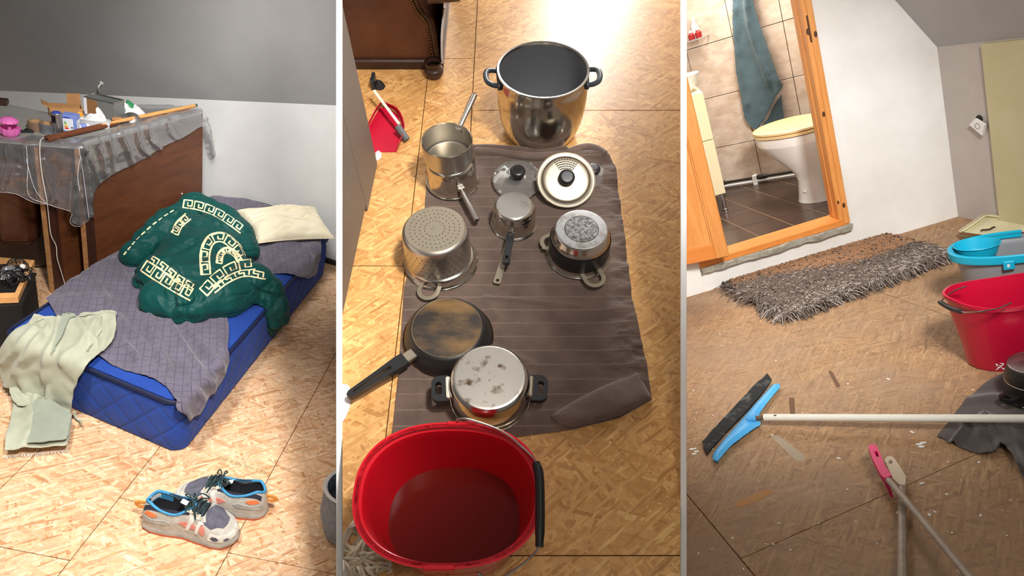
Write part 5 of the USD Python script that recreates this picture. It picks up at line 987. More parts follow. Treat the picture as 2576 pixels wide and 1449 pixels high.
# pale tub at the right edge
P=R.at(864,1345,0); tb=Thing('laundry_tub','pale blue-grey tub with a white rim at the right edge by the divider board','tub',R,loc=P)
tb.add('body',lathe(rprof([(0,0),(.045,0),(.060,.02),(.078,.10),(.074,.20),(.070,.205),(.066,.20),(.07,.10),(.05,.02),(0,.012)],.01),48),'tub_denim',cut=True); tb.add('rim',ring(.071,.203,.006,48),'tub_rim',cut=True); tb.add('content',lathe([(0,.15),(.071,.145)],40),'tub_inside',cut=True)
# ================================================================== the right room: bathroom door, rug and buckets
R=RC; R_now=R
w0=R.at(1727,748); w1=R.at(2410,545); wd=(w1-w0)/np.linalg.norm(w1-w0); wn=np.cross(wd,V(0,0,1)); wn*=np.sign(wn@(R.eye-w0)); WA=math.atan2(wd[1],wd[0]); w0=w0*V(1,1,0)
WL=T4(w0,WA)                        # wall's own axes: x along, y into the bathroom, z up
ws=lambda x,y: (lambda q:((q-w0)@wd,q[2]))(R.pl(x,y,w0,wn))
SC=ws(2410,545)[0]; zk=ws(2360,118)[1]
def wallprism(poly,y0,y1): m=prism(poly,0,y1-y0); m.apply_transform(np.array([[1,0,0,0],[0,0,1,y0],[0,1,0,0],[0,0,0,1.]])); trimesh.repair.fix_normals(m); return m
def wsolo(name,label,poly,y0,y1,mt): return solo(name,label,'wall',R,wallprism(poly,y0,y1),mt,M=WL,kind='structure',cut=True,smooth=20)
SJ0,SJ1,SL=.802,.846,.10; ZS=.165; ZB=.13
outer=Polygon([(-1.2,0),(SC,0),(SC,zk),(SC-.98,zk+1.66),(-1.2,zk+1.66)])
wsolo('wall_gable','white gable wall with the bathroom doorway',outer.difference(shapely.box(SL,.108,SJ1,2.15)),0,.12,'wall_c')
# floor
c_=R.at(1900,1449)-R.at(1730,1245); fa=math.atan2(-c_[0],c_[1])+math.pi
sd=c_[:2]/np.linalg.norm(c_[:2]); fa=math.atan2(sd[0],-sd[1]); fa=math.atan2(-sd[0],sd[1])+math.pi
org=R.at(1880,1420)[:2]
def fl(P): c,s=math.cos(-fa),math.sin(-fa); q=np.asarray(P)[:2]-org; return np.array([c*q[0]-s*q[1],s*q[0]+c*q[1]])
xa=fl(R.at(1800,1330))[0]; xb=fl(R.at(2300,765))[0]; xs=sorted([xa-.62,xa,xb,xb+.625,xb+1.3])
flC=floor_boards(R,'worn strand board floor in front of the bathroom door',seam_cells(xs,[[-1.6,-.2,1,3],[-1.6,fl(R.at(1875,1400))[1],1.25,3.2],[-1.6,.05,fl(R.at(2395,782))[1],1.9,3.2],[-1.6,.3,1.6,3.2]]),'osb_worn',ang=fa,org=org)
cr_=[]; g_=np.random.default_rng(77)
for i in range(60):
    x_,y_=g_.uniform(1740,2560),g_.uniform(820,1440); q=R.at(x_,y_,0); s_=g_.uniform(.0015,.004); cr_.append(mv(trimesh.creation.icosphere(1,1.).apply_scale([s_*g_.uniform(.8,2.2),s_,s_*.4]),q[0],q[1],s_*.3,rz=g_.uniform(0,3)))
for x_,y_ in ((1740,1130),(1752,1136),(1746,1142),(2312,1118),(2322,1114),(2318,1124)): q=R.at(x_,y_,0); cr_.append(mv(trimesh.creation.icosphere(1,1.).apply_scale([.009,.005,.0015]),q[0],q[1],.0008))
solo('crumbs','scattered white crumbs and paint flecks on the worn floor before the bathroom','crumbs',R,cat(*cr_),'paint_spot',loc=R.at(2150,1100,0),room=True,kind='stuff')
for pts_,mt_n in (([(1942,1098),(1956,1096),(2024,1148),(2020,1160),(2004,1158)],'stain_grey'),([(1850,1266),(1930,1232),(1940,1240),(1900,1262),(1856,1276)],'stain_tan'),([(1987,1002),(1996,1002),(1998,1040),(1990,1040)],'stain_brown'),([(2086,934),(2092,936),(2112,972),(2106,974)],'stain_brown')):
    flC.add('stain',prism(Polygon([R.at(x,y)[:2] for x,y in pts_]).buffer(.003),.0001,.0004),mt_n,room=True)
# knee wall, ceiling, cream panel at the right
Q=w0+wd*SC; nk=V(.55,-.835,0); nk/=np.linalg.norm(nk); nb=nk; wk2=np.cross(V(0,0,1),nk); wk2*=np.sign(wk2@(R.eye-Q))
def quadwall(name,label,q,t,mt,catname): q=np.array(q); n=np.cross(q[1]-q[0],q[3]-q[0]); q=q if n@(R.eye-q[0])>0 else q[::-1]; return solo(name,label,catname,R,slab(q,t),mt,loc=q[0],room=True,kind='structure',cut=True,smooth=20)
quadwall('wall_knee','low knee wall coloured in a shaded tone, right of the bathroom doorway',[Q,Q+nk*3.6,Q+nk*3.6+V(0,0,zk),Q+V(0,0,zk)],.06,'wall_c2','wall')
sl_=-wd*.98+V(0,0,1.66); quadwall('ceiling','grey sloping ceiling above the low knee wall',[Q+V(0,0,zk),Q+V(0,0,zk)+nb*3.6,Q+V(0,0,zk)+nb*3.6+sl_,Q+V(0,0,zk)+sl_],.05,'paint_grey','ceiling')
q=R.at(2499,556)*V(1,1,0); q=Q+nk*((q-Q)@nk+.075); solo('trim_1','cream board standing upright against the knee wall at the right edge','panel',R,trimesh.convex.convex_hull(np.array([q+nb*a+wk2*b+V(0,0,z) for a in (0,1.1) for b in (-.02,.022) for z in (.0,zk-.004)])),'cream_panel',loc=q,room=True,kind='structure',smooth=20)
pw=lambda x,y,o=.0: R.pl(x,y,Q+wk2*o,wk2)
P=pw(2462,318,.012); d1=pw(2476,335,.012)-pw(2446,308,.012); so_=Thing('wall_socket','white socket plate hanging loose on the low knee wall','socket',R,loc=P)
pl4=[pw(x,y,.014) for x,y in ((2444,312),(2458,297),(2482,312),(2476,339))]; pl5=[p_+wk2*.012 for p_ in [pw(x,y,.014) for x,y in ((2444,312),(2458,297),(2482,312),(2476,339))]]
so_.add('plate',trimesh.convex.convex_hull(np.array(pl4+pl5)),'white_plastic',room=True)
cen=sum(pl5)/4+wk2*.001; t=np.linspace(0,2*math.pi,25)[:-1]; so_.add('socket_ring',tube(cen+np.outer(np.cos(t)*.012,nb)+np.outer(np.sin(t)*.012,V(0,0,1)),.0012,5,closed=True),'bucket_grey',room=True)
so_.add('wall_box',lathe([(0,.001),(.018,.001)],20).apply_transform(np.vstack([np.c_[np.stack([nb,np.cross(wk2,nb),wk2],1),pw(2464,299,.002)],[0,0,0,1]])),'dark_line',room=True,label='dark hole behind the plate')
# door frame: jambs, sill; the broken plaster under the sill
df=Thing('door_frame','orange pine door frame of the bathroom doorway','frame',R,M=WL)
df.add('jamb',cat(box(SJ0,SJ1,-.012,.10,.13,2.1,.004),),'pine'); df.add('door_stop',box(SJ0-.004,SJ0+.016,.04,.09,.165,2.1,.003),'pine'); df.add('bead',box(SJ1-.024,SJ1+.002,-.020,-.010,.14,2.1,.003),'pine_h' if False else 'pine')
df.add('jamb',box(SL,SL+.06,-.012,.10,.13,2.1,.004),'pine'); df.add('sill',box(SL,SJ1-.0,-.014,.11,.13,ZS,.004),'pine_h',label='orange pine door sill')
for z,x,r_ in ((.235,SJ1-.015,.010),(.255,SJ0+.008,.007),(.69,SJ0+.014,.010),(1.07,SJ0+.010,.012),(1.05,SJ1-.007,.011)):
    a=mv(lathe([(0,.0006),(r_,.0004),(r_,0)],18,sx=.7,sy=1.3),0,0,0,rx=math.pi/2); df.add('knot',mv(a,x,-.0125 if x<SJ1-.025 else -.0205,z),'knot')
df.add('lock_plate',box(SJ0+.012,SJ0+.022,-.0135,-.008,1.02,1.14,.002),'knot',label='dark worn latch recess')
ps=[]; p,f=sheet2d(shapely.box(SL,.106,SJ1+.004,.133),.009); yy=-.008+.012*nz(np.c_[p*V(16,30),0*p[:,0]],1,71)+.008*nz(np.c_[p*40,0*p[:,0]],1,72)
solo('trim_2','ragged strip of broken grey plaster under the door sill','plaster',R,thick(TM(np.c_[p[:,0],yy-.004,p[:,1]+.006*nz(np.c_[p*V(22,0),0*p[:,0]],1,73)],f[:,::-1]),.02),'plaster_rough',M=WL,kind='structure',cut=True,smooth=30)
# bathroom: tiled walls and floor, each tile a part
b0=R.at(1895,462,ZB); ba=math.radians(-13); bd=V(math.cos(ba),math.sin(ba),0); BL=T4(b0*V(1,1,0)+V(0,0,ZB),ba)
bw=Thing('wall_bath','bathroom wall of marbled beige tiles with dark joints','wall',R,M=BL,kind='structure')
bw.add('backing',box(-1.2,1.0,.010,.06,-.1,2.2),'grout_dark',cut=True)
for i in range(-4,4):
    for j in range(-1,7):
        x=.065+i*.305; z=.285+(j-1)*.334; bw.add('tile',box(x+.0018,x+.3032,0,.012,z+.0018-.0,z+.3322,.0012),'tile_wall',cut=True,smooth=20)
def bath_side(): pass
bf=Thing('floor_bath','brown tiled bathroom floor seen through the doorway','floor',R,loc=(0,0,ZB),kind='structure')
reg=Polygon([tuple((w0+wd*s+wn*o)[:2]) for s,o in ((-.5,-.05),(1.25,-.05),(1.25,-1.6),(-.5,-1.6))]); bf.add('screed',prism(reg,-.05,-.002),'grout_tan',room=False,cut=True)
e1=V(math.cos(math.radians(-62)),math.sin(math.radians(-62))); e2=V(math.cos(math.radians(12)),math.sin(math.radians(12))); o1=R.at(1951,549,ZB)[:2]; A2=np.stack([e1*.345,e2*.19],1)
for i in range(-9,9):
    for j in range(-9,9):
        qd=[o1+A2@V(i+a,j+b) for a,b in ((0,0),(1,0),(1,1),(0,1))]; pg=Polygon(qd).buffer(-.0026).intersection(reg)
        if pg.area>.002 and pg.geom_type=='Polygon': bf.add('tile',prism(pg,-.012,0),'tile_floor',cut=True,smooth=20)
# pipe along the tiles
yp=-.022; pp=Thing('heating_pipe','dark pipe over a white strip along the foot of the tiled bathroom wall','pipe',R,M=BL)
for z,o in ((.045,0),(.022,.004)): pp.add('pipe',tube(np.array([(-.7,yp-o,z),(.9,yp-o,z)]),.0085,10),'pipe_dark' if z>.03 else 'bag_white',cut=True)  # lower pale tube stands for the white wall strip below the pipe
pp.add('bracket',box(.012,.040,yp-.016,0,-.004,.062,.002),'white_plastic',label='white pipe bracket')
for x in (-.20,.075): pp.add('joint',tube(np.array([(x-.035,yp,.045),(x-.02,yp,.045),(x+.02,yp,.045),(x+.035,yp,.045)]),[.010,.015,.015,.010],10),'pipe_dark')
# toilet
T_=R.at(1914,333,ZB+.405); ta=math.atan2(*(R.at(2062,318,ZB+.405)-T_)[1::-1]); wc=Thing('toilet','white ceramic toilet, its lid coloured as if warmly lit, beyond the door frame','toilet',R,loc=(T_[0],T_[1],ZB),rz=ta)
def lofte(L,n=56,close=True):
    G=[]; t=np.arange(n)/n*2*math.pi
    for z,c,a,b in L: G.append(np.c_[c+a*np.sign(np.cos(t))*np.abs(np.cos(t))**.9,b*np.sin(t),np.full(n,z)])
    G=[np.repeat(G[0].mean(0)[None],n,0)]+G+[np.repeat(G[-1].mean(0)[None],n,0)]; m=gridmesh(np.array(G),closed_v=True); trimesh.repair.fix_normals(m); return m
wc.add('bowl',lofte([(0,.30,.105,.095),(.02,.30,.100,.09),(.12,.30,.085,.080),(.17,.295,.095,.088),(.23,.27,.130,.115),(.30,.242,.180,.150),(.345,.225,.208,.170),(.352,.224,.212,.173),(.388,.222,.214,.175),(.396,.222,.208,.170)]),'ceramic',smooth=50)
wc.add('seat',lofte([(.400,.222,.214,.178),(.404,.222,.221,.184),(.414,.222,.222,.185),(.418,.222,.216,.18)]),'seat_warm_lit'); wc.add('lid',lofte([(.420,.222,.216,.180),(.424,.222,.223,.186),(.434,.222,.223,.186),(.440,.222,.210,.175),(.444,.225,.12,.10)]),'seat_warm_lit'); wc.add('cistern',box(.58,.74,-.17,.15,.38,.72,.03),'ceramic'); wc.add('outlet',box(.40,.60,-.05,.05,.10,.36,.03),'ceramic')
wc.add('bolt_cap',mv(trimesh.creation.icosphere(2,.008),.30,-.092,.07),'ceramic')
# towel hanging by the tiles
def bp_(x,y,o=.06): return R.pl(x,y,BL[:3,3]-BL[:3,1]*o,-BL[:3,1])
ht=Thing('hanging_towel','grey-blue towel hanging down in front of the bathroom tiles','towel',R,loc=bp_(1900,150))
tw_=[(1844,-60),(1842,0),(1841,60),(1846,120),(1852,190),(1863,250),(1872,300),(1890,322),(1905,328),(1925,300),(1944,262),(1950,245),(1966,228),(1972,216),(1958,190),(1940,140),(1918,80),(1897,10),(1890,-60)]
tf_=[([(1860,-20),(1864,60),(1880,140),(1900,220)],7,-.02),([(1875,-20),(1885,60),(1910,140),(1940,215)],6,.03),([(1890,-10),(1912,80),(1936,170),(1944,215)],5,-.03),([(1850,20),(1858,130),(1880,260)],8,.015),([(1900,-10),(1930,110),(1960,205)],5,.012)]
ht.add('cloth',drape(R,tw_,7,lambda x,y:bp_(x,y),tf_,amp=.003,nscale=20,seed=33,t=.005,smooth_it=1),'towel_blue',room=True,smooth=70)
ht.add('back_fold',drape(R,[(1928,300),(1950,258),(1966,235),(1974,300),(1974,345),(1930,335),(1905,330)],7,lambda x,y:bp_(x,y,.035),amp=.003,nscale=20,seed=34,t=.005,smooth_it=1),'towel_blue',room=True,smooth=70)
# vanity cupboard, sink, shelf
vb=R.at(1824,482,ZB+.11); vn_=wn; va=math.atan2(wd[1],wd[0]); zt=.62
vl=T4((vb[0],vb[1],ZB),.22); vc=Thing('vanity_cupboard','cream bathroom cupboard on a chrome leg, half hidden by the open door','cupboard',R,M=vl)
zj=.45; vc.add('carcass',box(-.30,-.004,-.02,.32,.11,.74,.003),'cream_laminate',cut=True); vc.add('door',box(-.30,0,-.035,-.02,.11,zj-.002,.002),'cream_laminate',cut=True); vc.add('drawer',box(-.30,0,-.035,-.02,zj+.002,.735,.002),'cream_laminate',cut=True)
vc.add('leg',mv(lathe(rprof([(0,0),(.016,0),(.016,.006),(.0125,.010),(.0125,.115),(0,.115)],.002),20),-.022,-.008,0),'chrome',cut=True)
sk_=Thing('washbasin','white washbasin on the cream cupboard at the left of the doorway','basin',R,M=vl@T4((-.155,.11,.735))); sk_.add('basin',oval_vessel([(.10,.08,0),(.15,.12,.05),(.165,.14,.10),(.170,.145,.105)],.012,64,p=3.),'ceramic',cut=True)
sh_=Thing('glass_shelf','small glass wall shelf on the bathroom tiles','shelf',R,M=BL@T4((-.235,0,1.0))); sh_.add('shelf',box(-.1,.16,-.10,-.002,0,.006,.001),'glass_clear',cut=True); sh_.add('rail',tube(np.array([(-.1,-.10,.004),(.16,-.10,.004),(.16,-.004,.004)]),.004,8),'chrome',cut=True)
for x,lab,mt,h_ in ((.115,'small red bottle on the glass bathroom shelf','red_glass',.05),(.068,'short red jar beside the red bottle on the glass shelf','red_glass',.045),(.092,'pale bottle standing behind the red ones on the glass shelf','bag_white',.11)):
    B_=Thing('bottle',lab,'bottle',R,M=BL@T4((-.235+x,-.05 if mt=='red_glass' else -.028,1.007))); B_.add('body',lathe(rprof([(0,0),(.020,0),(.021,h_*.7),(.010,h_*.85),(.010,h_),(0,h_)],.004),24),mt); B_.add('cap',lathe([(0,h_+.012),(.011,h_+.012),(.011,h_*.95),(0,h_*.95)],16),'white_plastic')
# open door leaf
a=R.at(1834,642,.20); b=R.at(1727,664,.20); b=a+(b-a)*1.7; dd=(b-a)/np.linalg.norm(b-a); LD=np.linalg.norm(b-a); ld=T4(a,math.atan2(dd[1],dd[0])); sgn=np.sign((ld[:3,1])@(R.eye-a))
dl=Thing('door_1','pine panel door standing open at the left of the bathroom doorway','door',R,M=ld,kind='structure'); t0,t1=(-.018,.018)
dl.add('stile',box(0,.060,t0,t1,0,1.95,.004),'pine',cut=True); dl.add('stile',box(LD-.06,LD,t0,t1,0,1.95,.004),'pine',cut=True); dl.add('rail',box(.060,LD-.06,t0,t1,0,.075,.004),'pine_h',cut=True); dl.add('rail',box(.060,LD-.06,t0,t1,.85,.96,.004),'pine_h',cut=True)
dl.add('panel',box(.055,LD-.055,-.007,.007,.07,.86,.003),'pine',cut=True); dl.add('panel',box(.055,LD-.055,-.007,.007,.95,1.9,.003),'pine',cut=True); dl.add('moulding',cat(box(.058,.068,-.014,.014,.07,.86,.003),box(.06,LD-.06,-.014,.014,.072,.084,.003)),'pine',cut=True)
# shag rug
rc=[R.at(x,y,.0)*V(1,1,0) for x,y in ((1815,724),(1976,806),(2382,652),(2222,603))]; rug=Thing('rug','grey shaggy rug with its sunlit far half painted brown, in front of the bathroom doorway','rug',R,loc=sum(rc)/4)
rug.add('backing',prism(Polygon([p_[:2] for p_ in rc]).buffer(.004),0,.008),'rug_back',room=True)
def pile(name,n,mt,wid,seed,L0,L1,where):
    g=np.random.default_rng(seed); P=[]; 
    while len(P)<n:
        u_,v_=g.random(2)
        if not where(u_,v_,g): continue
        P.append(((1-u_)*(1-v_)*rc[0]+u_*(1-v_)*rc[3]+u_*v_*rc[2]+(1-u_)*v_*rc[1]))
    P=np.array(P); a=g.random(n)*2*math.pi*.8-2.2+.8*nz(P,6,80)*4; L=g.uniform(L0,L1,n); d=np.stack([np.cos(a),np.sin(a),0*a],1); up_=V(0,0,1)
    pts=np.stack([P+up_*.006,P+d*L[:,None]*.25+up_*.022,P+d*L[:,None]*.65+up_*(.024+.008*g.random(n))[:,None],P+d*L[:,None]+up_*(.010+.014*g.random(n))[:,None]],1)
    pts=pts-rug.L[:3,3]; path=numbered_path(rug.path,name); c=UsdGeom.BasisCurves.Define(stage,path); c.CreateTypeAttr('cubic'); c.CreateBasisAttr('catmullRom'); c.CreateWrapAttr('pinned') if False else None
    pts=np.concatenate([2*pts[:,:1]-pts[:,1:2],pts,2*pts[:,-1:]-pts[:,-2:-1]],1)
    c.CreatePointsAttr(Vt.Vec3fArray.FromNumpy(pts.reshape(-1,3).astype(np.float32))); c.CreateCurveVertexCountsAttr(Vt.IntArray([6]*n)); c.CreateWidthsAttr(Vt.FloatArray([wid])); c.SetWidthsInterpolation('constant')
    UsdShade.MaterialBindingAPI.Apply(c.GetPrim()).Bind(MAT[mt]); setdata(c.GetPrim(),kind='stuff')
far=lambda u_,v_: v_+.10*math.sin(u_*7)<.46*(.35+u_*.75)  # far half, where sunlight is painted in as brown strands
pile('pile',7500,'rug_sunlit',.0034,1,.03,.055,lambda u_,v_,g: far(u_,v_) and u_>.05); pile('pile',8500,'rug_grey',.0036,2,.035,.065,lambda u_,v_,g: not far(u_,v_) or g.random()<.12); pile('pile',2600,'rug_dark',.0034,3,.03,.055,lambda u_,v_,g: True); pile('pile',1500,'rug_pale',.0036,4,.035,.06,lambda u_,v_,g: not far(u_,v_) and (v_>.75 or g.random()<.25))
# torn cardboard tray
q0,q1,q2=[R.at(*p_)*V(1,1,0) for p_ in ((2417,610),(2480,557),(2600,640))]; q0=R.at(2416,606)*V(1,1,0); q1=R.at(2480,562)*V(1,1,0); e_=R.at(2576,628)*V(1,1,0); q3=q0+(e_-q0)*1.5; q2=q1+(q3-q0)
tr_=Thing('cardboard_tray','low cream cardboard tray with torn edges on the floor by the knee wall','tray',R,loc=q0); hh=.05
def wallp(a,b,h0,h1,t,mt,name,**k): 
    d=(b-a)/np.linalg.norm(b-a); n=np.cross(d,V(0,0,1)); tr_.add(name,trimesh.convex.convex_hull(np.array([p_+n*o+V(0,0,z) for p_ in (a,b) for o in (0,t) for z in (h0,h1)])),mt,room=True,**k)
wallp(q0,q1,0,hh,.008,'card_cream','side'); wallp(q3,q0,0,hh-.008,.006,'card_raw','side',label='torn brown cardboard side'); wallp(q1,q2,0,hh,.008,'card_cream','side'); 
tr_.add('bottom',trimesh.convex.convex_hull(np.array([p_+V(0,0,z) for p_ in (q0,q1,q2,q3) for z in (.018,.030)])),'card_cream',room=True); 
rim_=[q0,q1,q2]; tr_.add('folded_rim',cat(*[trimesh.convex.convex_hull(np.array([p_+n_*o+V(0,0,z) for p_ in ab_ for o in (-.004,.020) for z in (hh-.003,hh)])) for ab_,n_ in (((q0,q1),np.cross((q1-q0)/np.linalg.norm(q1-q0),V(0,0,1))),((q1,q2),np.cross((q2-q1)/np.linalg.norm(q2-q1),V(0,0,1))))]),'card_cream',room=True)
for a_,b_ in (((2428,600),(2462,592)),((2466,580),(2505,571)),((2520,585),(2560,596))): 
    ln_=spline([R.at(a_[0]+(b_[0]-a_[0])*t,a_[1]+(b_[1]-a_[1])*t+rng.uniform(-2,2),hh*.8) for t in np.linspace(0,1,7)],2); tr_.add('tear',tube(ln_,[.001]+[.004]*(len(ln_)-2)+[.001],5),'card_dark',room=True,label='dark torn edge')
# grey mop bucket with teal wringer
def bucket_frame(ctr,ang): return T4((ctr[0],ctr[1],0),ang)
gz=.25; P=R.at(2388,640,gz); gc=P+V(.188,.002,0); GB=Thing('mop_bucket','grey mop bucket with a teal wringer basket behind the red bucket','bucket',R,loc=(gc[0],gc[1],0),rz=-.15)
rx,ry=.185,.112; GB.add('body',oval_vessel([(rx*.70,ry*.72,0),(rx*.74,ry*.76,.05),(rx*.90,ry*.92,gz-.04),(rx*.97,ry*.97,gz-.025),(rx,ry,gz-.02),(rx,ry,gz),(rx*.96,ry*.95,gz)],.004,p=2.3),'bucket_grey')
t=np.linspace(math.radians(80),math.radians(278),60); kk=lambda t:(np.abs(np.cos(t))**2.3+np.abs(np.sin(t))**2.3)**(-1/2.3)
up_=np.stack([np.cos(t)*kk(t),np.sin(t)*kk(t)],1)
band=gridmesh(np.array([np.c_[up_*V(rx*f_,ry*f_),np.full(len(t),z)] for f_,z in ((1.012,gz-.022),(1.025,gz-.017),(1.025,gz+.003),(1.0,gz+.006),(.945,gz+.004),(.945,gz-.016))]).transpose(1,0,2)); trimesh.repair.fix_normals(band)
GB.add('wringer_ring',thick(band,.002),'teal'); wk=GB.add('wringer_basket',mv(lathe(rprof([(.028,-.07),(.050,-.02),(.058,.012),(.063,.016),(.060,.019),(.047,-.02),(.024,-.066)],.004),48,closed=True,sx=1.15,sy=.95),-rx*.55,0,gz),'teal'); GB.add('basket_base',mv(lathe([(0,-.05),(.045,-.045)],32,sx=1.15,sy=.95),-rx*.55,0,gz),'teal_dark')
hs_=[mv(lathe([(0,0),(.006,0)],10),-rx*.55+.024*math.cos(a),.02*math.sin(a),gz-.044) for a in np.linspace(0,5.5,7)]; GB.add('drain_holes',cat(*hs_),'gap',kind='stuff')
GB.add('clip',mv(box(-.016,.016,-.004,.004,-.020,.012,.003),-.020,-ry*1.045,gz-.022,rz=.12),'teal'); GB.add('clip_slot',mv(box(-.004,.004,-.005,.005,-.008,.004,.001),-.022,-ry*1.048,gz-.024,rz=.12),'bag_white')
th_=np.linspace(0,2*math.pi,33)[:-1]; ang0=math.radians(-76)
def on_bucket(a,z,o): f_=.90+(.07)*(z-(gz-.04))/.015*0; f_=np.interp(z,[0,.05,gz-.04],[.70,.74,.90]); k_=(abs(math.cos(a))**2.3+abs(math.sin(a))**2.3)**(-1/2.3); return V((rx*f_+o)*math.cos(a)*k_,(ry*f_*1.01+o)*math.sin(a)*k_,z)
lg=GB.add('sticker',gridmesh([[on_bucket(ang0+.17*r_*math.cos(q_),.165+.028*r_*math.sin(q_),.0012) for q_ in np.linspace(0,2*math.pi,33)] for r_ in (0.01,.5,1)]),'teal',label='round turquoise sticker on the bucket')
for a_,z_,w_,h_ in ((-.05,.175,.006,.004),(.0,.160,.010,.012),(.05,.168,.004,.012),(-.06,.158,.006,.004)): q_=on_bucket(ang0+a_,z_,.0022); GB.add('sticker_print',mv(box(-w_/2,w_/2,-.0006,.0006,-h_/2,h_/2,.0004),*q_,rz=.45),'screen',parent=lg)
# red bucket
rz_=.245; P=R.at(2384,757,rz_); rcx=P+V(.154,.040,0); RBK=Thing('bucket','bright red plastic bucket with a wire handle, standing before the grey mop bucket','bucket',R,loc=(rcx[0]+.0,rcx[1],0),rz=.05)
rx,ry=.152,.118; n=96; a=np.arange(n)/n*2*math.pi
def rimz(a): return rz_+.012*np.cos(2*a)-.0*a+.014*np.exp(-(np.angle(np.exp(1j*(a-math.pi*.62)))/.25)**2)*0
kx=(np.abs(np.cos(a))**2.25+np.abs(np.sin(a))**2.25)**(-1/2.25); spt=1+.07*np.exp(-(np.angle(np.exp(1j*(a-math.pi)))/.30)**2)
def rl_(f_,z): return np.c_[np.cos(a)*kx*rx*f_*(1+(spt-1)*(f_>.9)),np.sin(a)*kx*ry*f_,np.broadcast_to(z,a.shape)]
G=[rl_(.0,0),rl_(.76,0),rl_(.79,.006),rl_(.82,.06),rl_(.91,rz_-.06),rl_(.945,rimz(a)-.022),rl_(.985,rimz(a)-.016),rl_(1.0,rimz(a)-.010),rl_(1.0,rimz(a)),rl_(.955,rimz(a)),rl_(.92,rimz(a)-.03),rl_(.89,rz_-.06),rl_(.80,.05),rl_(.76,.006),rl_(.0,.006)]
m=gridmesh(np.array(G),closed_v=True); m.merge_vertices(); m.update_faces(m.nondegenerate_faces()); trimesh.repair.fix_normals(m); RBK.add('body',m,'red_bright',smooth=50)
inv=RBK.inv; lp=lambda x,y,z:(inv@np.r_[R.at(x,y,z),1])[:3]
hw_=RBK.add('handle',tube(spline([lp(2431,720,rz_+.012),lp(2400,732,rz_+.008),lp(2375,750,rz_+.0),lp(2366,762,rz_-.004),lp(2392,776,rz_-.006),lp(2420,785,rz_-.004),lp(2460,784,rz_+.002),lp(2510,776,rz_+.006),lp(2544,762,rz_+.010)],6),.0021,8),'steel',label='wire bail handle')
RBK.add('grip',tube(spline([lp(2362,759,rz_-.003),lp(2390,775,rz_-.006),lp(2420,785,rz_-.004)],6),[.005]+[.0075]*11+[.005],10),'black_plastic',parent=hw_,label='dark hand grip')
for i in range(14):
    a_=-1.95+rng.uniform(-.10,.10); z_=.022+rng.uniform(-.010,.012); k_=(abs(math.cos(a_))**2.25+abs(math.sin(a_))**2.25)**(-1/2.25); f_=np.interp(z_,[.006,.06],[.79,.82])
    RBK.add('paint_spatter',mv(trimesh.creation.icosphere(1,1.).apply_scale([rng.uniform(.003,.007),.0012,rng.uniform(.001,.003)]),math.cos(a_)*k_*rx*f_,math.sin(a_)*k_*ry*f_-.0004,z_,ry=rng.uniform(-1,1)),'paint_spot')
# floor squeegee
H0,H1=R.at(1765,1146,.0),R.at(1945,958,.0); sq=Thing('floor_squeegee','blue floor squeegee with a black foam blade and a long white pole','squeegee',R,loc=R.at(1905,1052,0)*V(1,1,0))
hd=(H1-H0)/np.linalg.norm(H1-H0); hn=np.cross(hd,V(0,0,1)); Lq=np.linalg.norm(H1-H0); hn*=np.sign(hn@V(1,-.4,0))
f0=[R.at(x,y,.012) for x,y in spline([(1746,1146),(1798,1082),(1850,1024),(1900,972),(1936,940)],5)]
top_=[R.at(x,y,.020) for x,y in spline([(1766,1110),(1810,1062),(1860,1008),(1905,962),(1930,940)],5)]; bot_=[R.at(x,y,.004) for x,y in spline([(1780,1146),(1830,1090),(1878,1040),(1920,992),(1943,962)],5)]
G=np.array([[p_+V(0,0,.010*nz(p_[None]*34,1,90)[0]) for p_ in top_],[ (a_+b_)/2+V(0,0,.010) for a_,b_ in zip(top_,bot_)],[b_+V(0,0,.010) for b_ in bot_]]); g_=gridmesh(G); 
if (np.array(g_.face_normals)@V(0,0,1)).mean()<0: g_=TM(g_.vertices,np.array(g_.faces)[:,::-1])
sq.add('foam_blade',thick(g_,.014),'foam_black',room=True)
body=[(1790,1148),(1803,1152),(1838,1112),(1870,1088),(1895,1070),(1912,1060),(1910,1044),(1908,1034),(1925,1010),(1945,985),(1962,966),(1958,957),(1940,962),(1900,1006),(1860,1052),(1822,1094),(1792,1132)]
p,f=sheet2d(Polygon([R.at(x,y,.03)[:2] for x,y in body]),.006); pgb=Polygon([R.at(x,y,.03)[:2] for x,y in body]); d_=shapely.distance(shapely.points(p),pgb.exterior); m=TM(np.c_[p,.018+.014*(1-np.exp(-d_/.012))],f); sq.add('head',thick(m,.016),'squeegee_blue',room=True)
a_=R.at(1902,1052,.035); b_=R.at(1930,1050,.035); sq.add('socket',tube(np.array([a_-(b_-a_)*.8,a_]),[.010,.013],14),'squeegee_blue',room=True); sq.add('ferrule',tube(np.array([a_,b_]),.0075,12),'rust',room=True)
c_=R.at(2680,1054,.055); pd_=(c_-b_)/np.linalg.norm(c_-b_); sq.add('pole',tube(np.array([b_-pd_*.01]+[b_+(c_-b_)*t for t in (.3,.6,1)]),.0118,16),'pole_white',room=True,label='long white painted pole'); sq.add('pole_hole',mv(lathe([(0,.0003),(.005,0)],14,sx=1,sy=.7),*(b_+pd_*.028+V(0,-.004,.0113))),'gap',room=True)
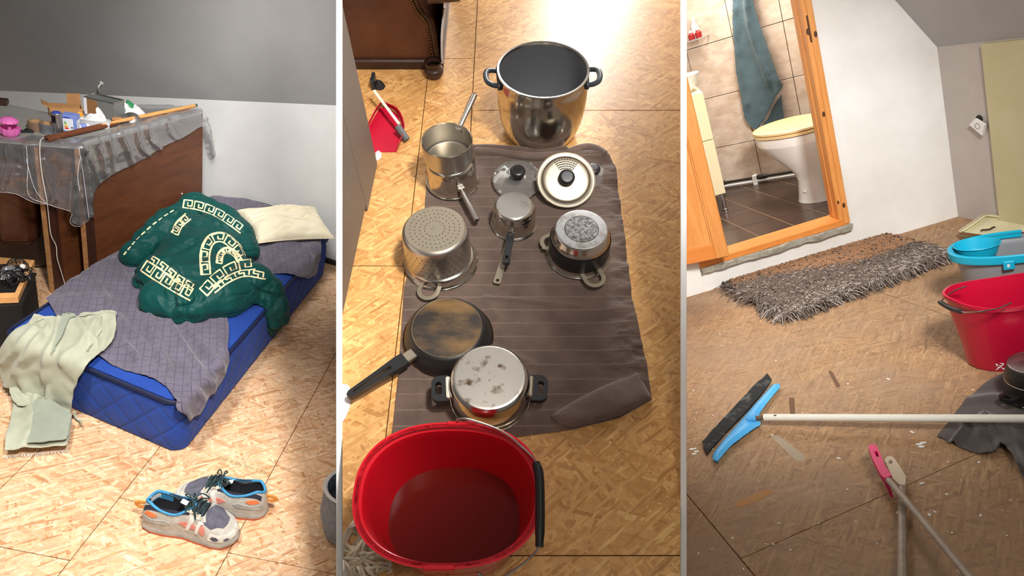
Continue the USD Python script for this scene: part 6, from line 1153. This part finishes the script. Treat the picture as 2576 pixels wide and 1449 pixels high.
# two broom handles
def pole_from(px0,px1,z0,z1): return R.at(*px0,z0),R.at(*px1,z1)
pk_=Thing('dustpan_pole','thin grey pole with a pink hanging handle at the bottom of the floor','pole',R,loc=R.at(2212,1165,0)*V(1,1,0))
a_,b_=pole_from((2234,1206),(2470,1490),.060,.10); pk_.add('pole',tube(spline([a_,a_+(b_-a_)*.4+V(.001,0,0),b_],8),.0088,10,flat=.8),'pole_grey',room=True)
def hand(poly,slot,z0,z1,P0): 
    pp_=[R.at(x,y,(z0+z1)/2)[:2] for x,y in poly]; m=Polygon(pp_).buffer(-.004).buffer(.004); 
    if slot: m=m.difference(Polygon([R.at(x,y,(z0+z1)/2)[:2] for x,y in slot]).buffer(-.001).buffer(.001))
    return prism(m,z0,z1)
pk_.add('handle',hand([(2185,1130),(2192,1124),(2204,1125),(2210,1134),(2228,1178),(2244,1202),(2226,1210),(2216,1200),(2196,1160)],[(2200,1143),(2207,1141),(2213,1156),(2207,1158)],.050,.068,None),'handle_pink',room=True); pk_.add('tab',tube(np.array([R.at(2228,1208,.05),R.at(2236,1230,.03),R.at(2244,1250,.006)]),[.0055,.0045,.003],8),'handle_pink',room=True)
wk_=Thing('broom_pole','thin pole with a cream hooked handle lying behind the pink one','pole',R,loc=R.at(2250,1190,0)*V(1,1,0))
wk_.add('handle',hand([(2226,1162),(2232,1154),(2244,1153),(2252,1160),(2268,1184),(2280,1205),(2278,1226),(2262,1224),(2248,1210),(2236,1185)],[(2236,1165),(2243,1162),(2246,1170),(2238,1174)],.018,.034,None),'handle_cream',room=True)
a_,b_=pole_from((2269,1222),(2269,1490),.026,.03); wk_.add('pole',tube(np.array([a_,a_+(b_-a_)*.5,b_]),[.0085,.0095,.0105],10,flat=.8),'pole_grey',room=True)
# dark towel with a pot at the right edge
dt=[(2357,1094),(2375,1070),(2393,1049),(2430,1010),(2463,978),(2500,950),(2546,925),(2620,890),(2700,900),(2700,1300),(2640,1290),(2576,1206),(2560,1180),(2542,1147),(2530,1130),(2518,1127),(2500,1135),(2487,1143),(2440,1130),(2400,1115),(2389,1112),(2375,1100)]
pf_=PX(R,dt,.01); p,f=sheet2d(Polygon(pf_),.008); pts=shapely.points(p); z=.010+.016*nz(p,9,95)+.010*nz(p,20,96)
for ln_,w_,h_ in (([(2518,1127),(2500,1080),(2480,1050)],.012,.022),([(2560,1180),(2540,1110),(2530,1060)],.014,.022),([(2400,1112),(2425,1085),(2430,1065)],.008,.024),([(2487,1143),(2470,1100),(2460,1060)],.012,.012),([(2440,1010),(2500,1000),(2570,1005)],.02,.010)): d_=shapely.distance(pts,LineString(PX(R,ln_,.01))); z+=h_*np.exp(-(d_/w_)**2)
z=np.minimum(np.maximum(z,.004),.045); DT=Thing('towel','crumpled dark grey towel under the white pole at the right edge','towel',R,loc=R.at(2500,1060,0)*V(1,1,0)); DT.add('cloth',thick(TM(np.c_[p,z],f),.004),'towel_dark',room=True,smooth=70)
P=R.at(2616,1004,.0); CP=Thing('cooking_pot','dark pot with a black handle standing on the dark towel at the right edge','pot',R,loc=(P[0],P[1],.018))
CP.add('body',shell([(0,.105),(.062,.105),(.070,.100),(.076,.08),(.079,.05),(.082,.01),(.086,0)],-.0016,72,.006),'pan_black'); CP.add('base',lathe([(0,.1068),(.062,.1068),(.069,.105)],64),'steel_scuffed'); CP.add('rim',ring(.078,.055,.002,72),'steel_dull'); CP.add('rim',ring(.0862,.001,.0016,72),'steel')
CP.add('handle',mv(prism(shapely.box(.074,-.022,.100,.022).union(rrect(.03,.044,.012,.100,0)).difference(rrect(.012,.022,.005,.104,0)),.018,.032),rz=math.radians(212)),'black_plastic')
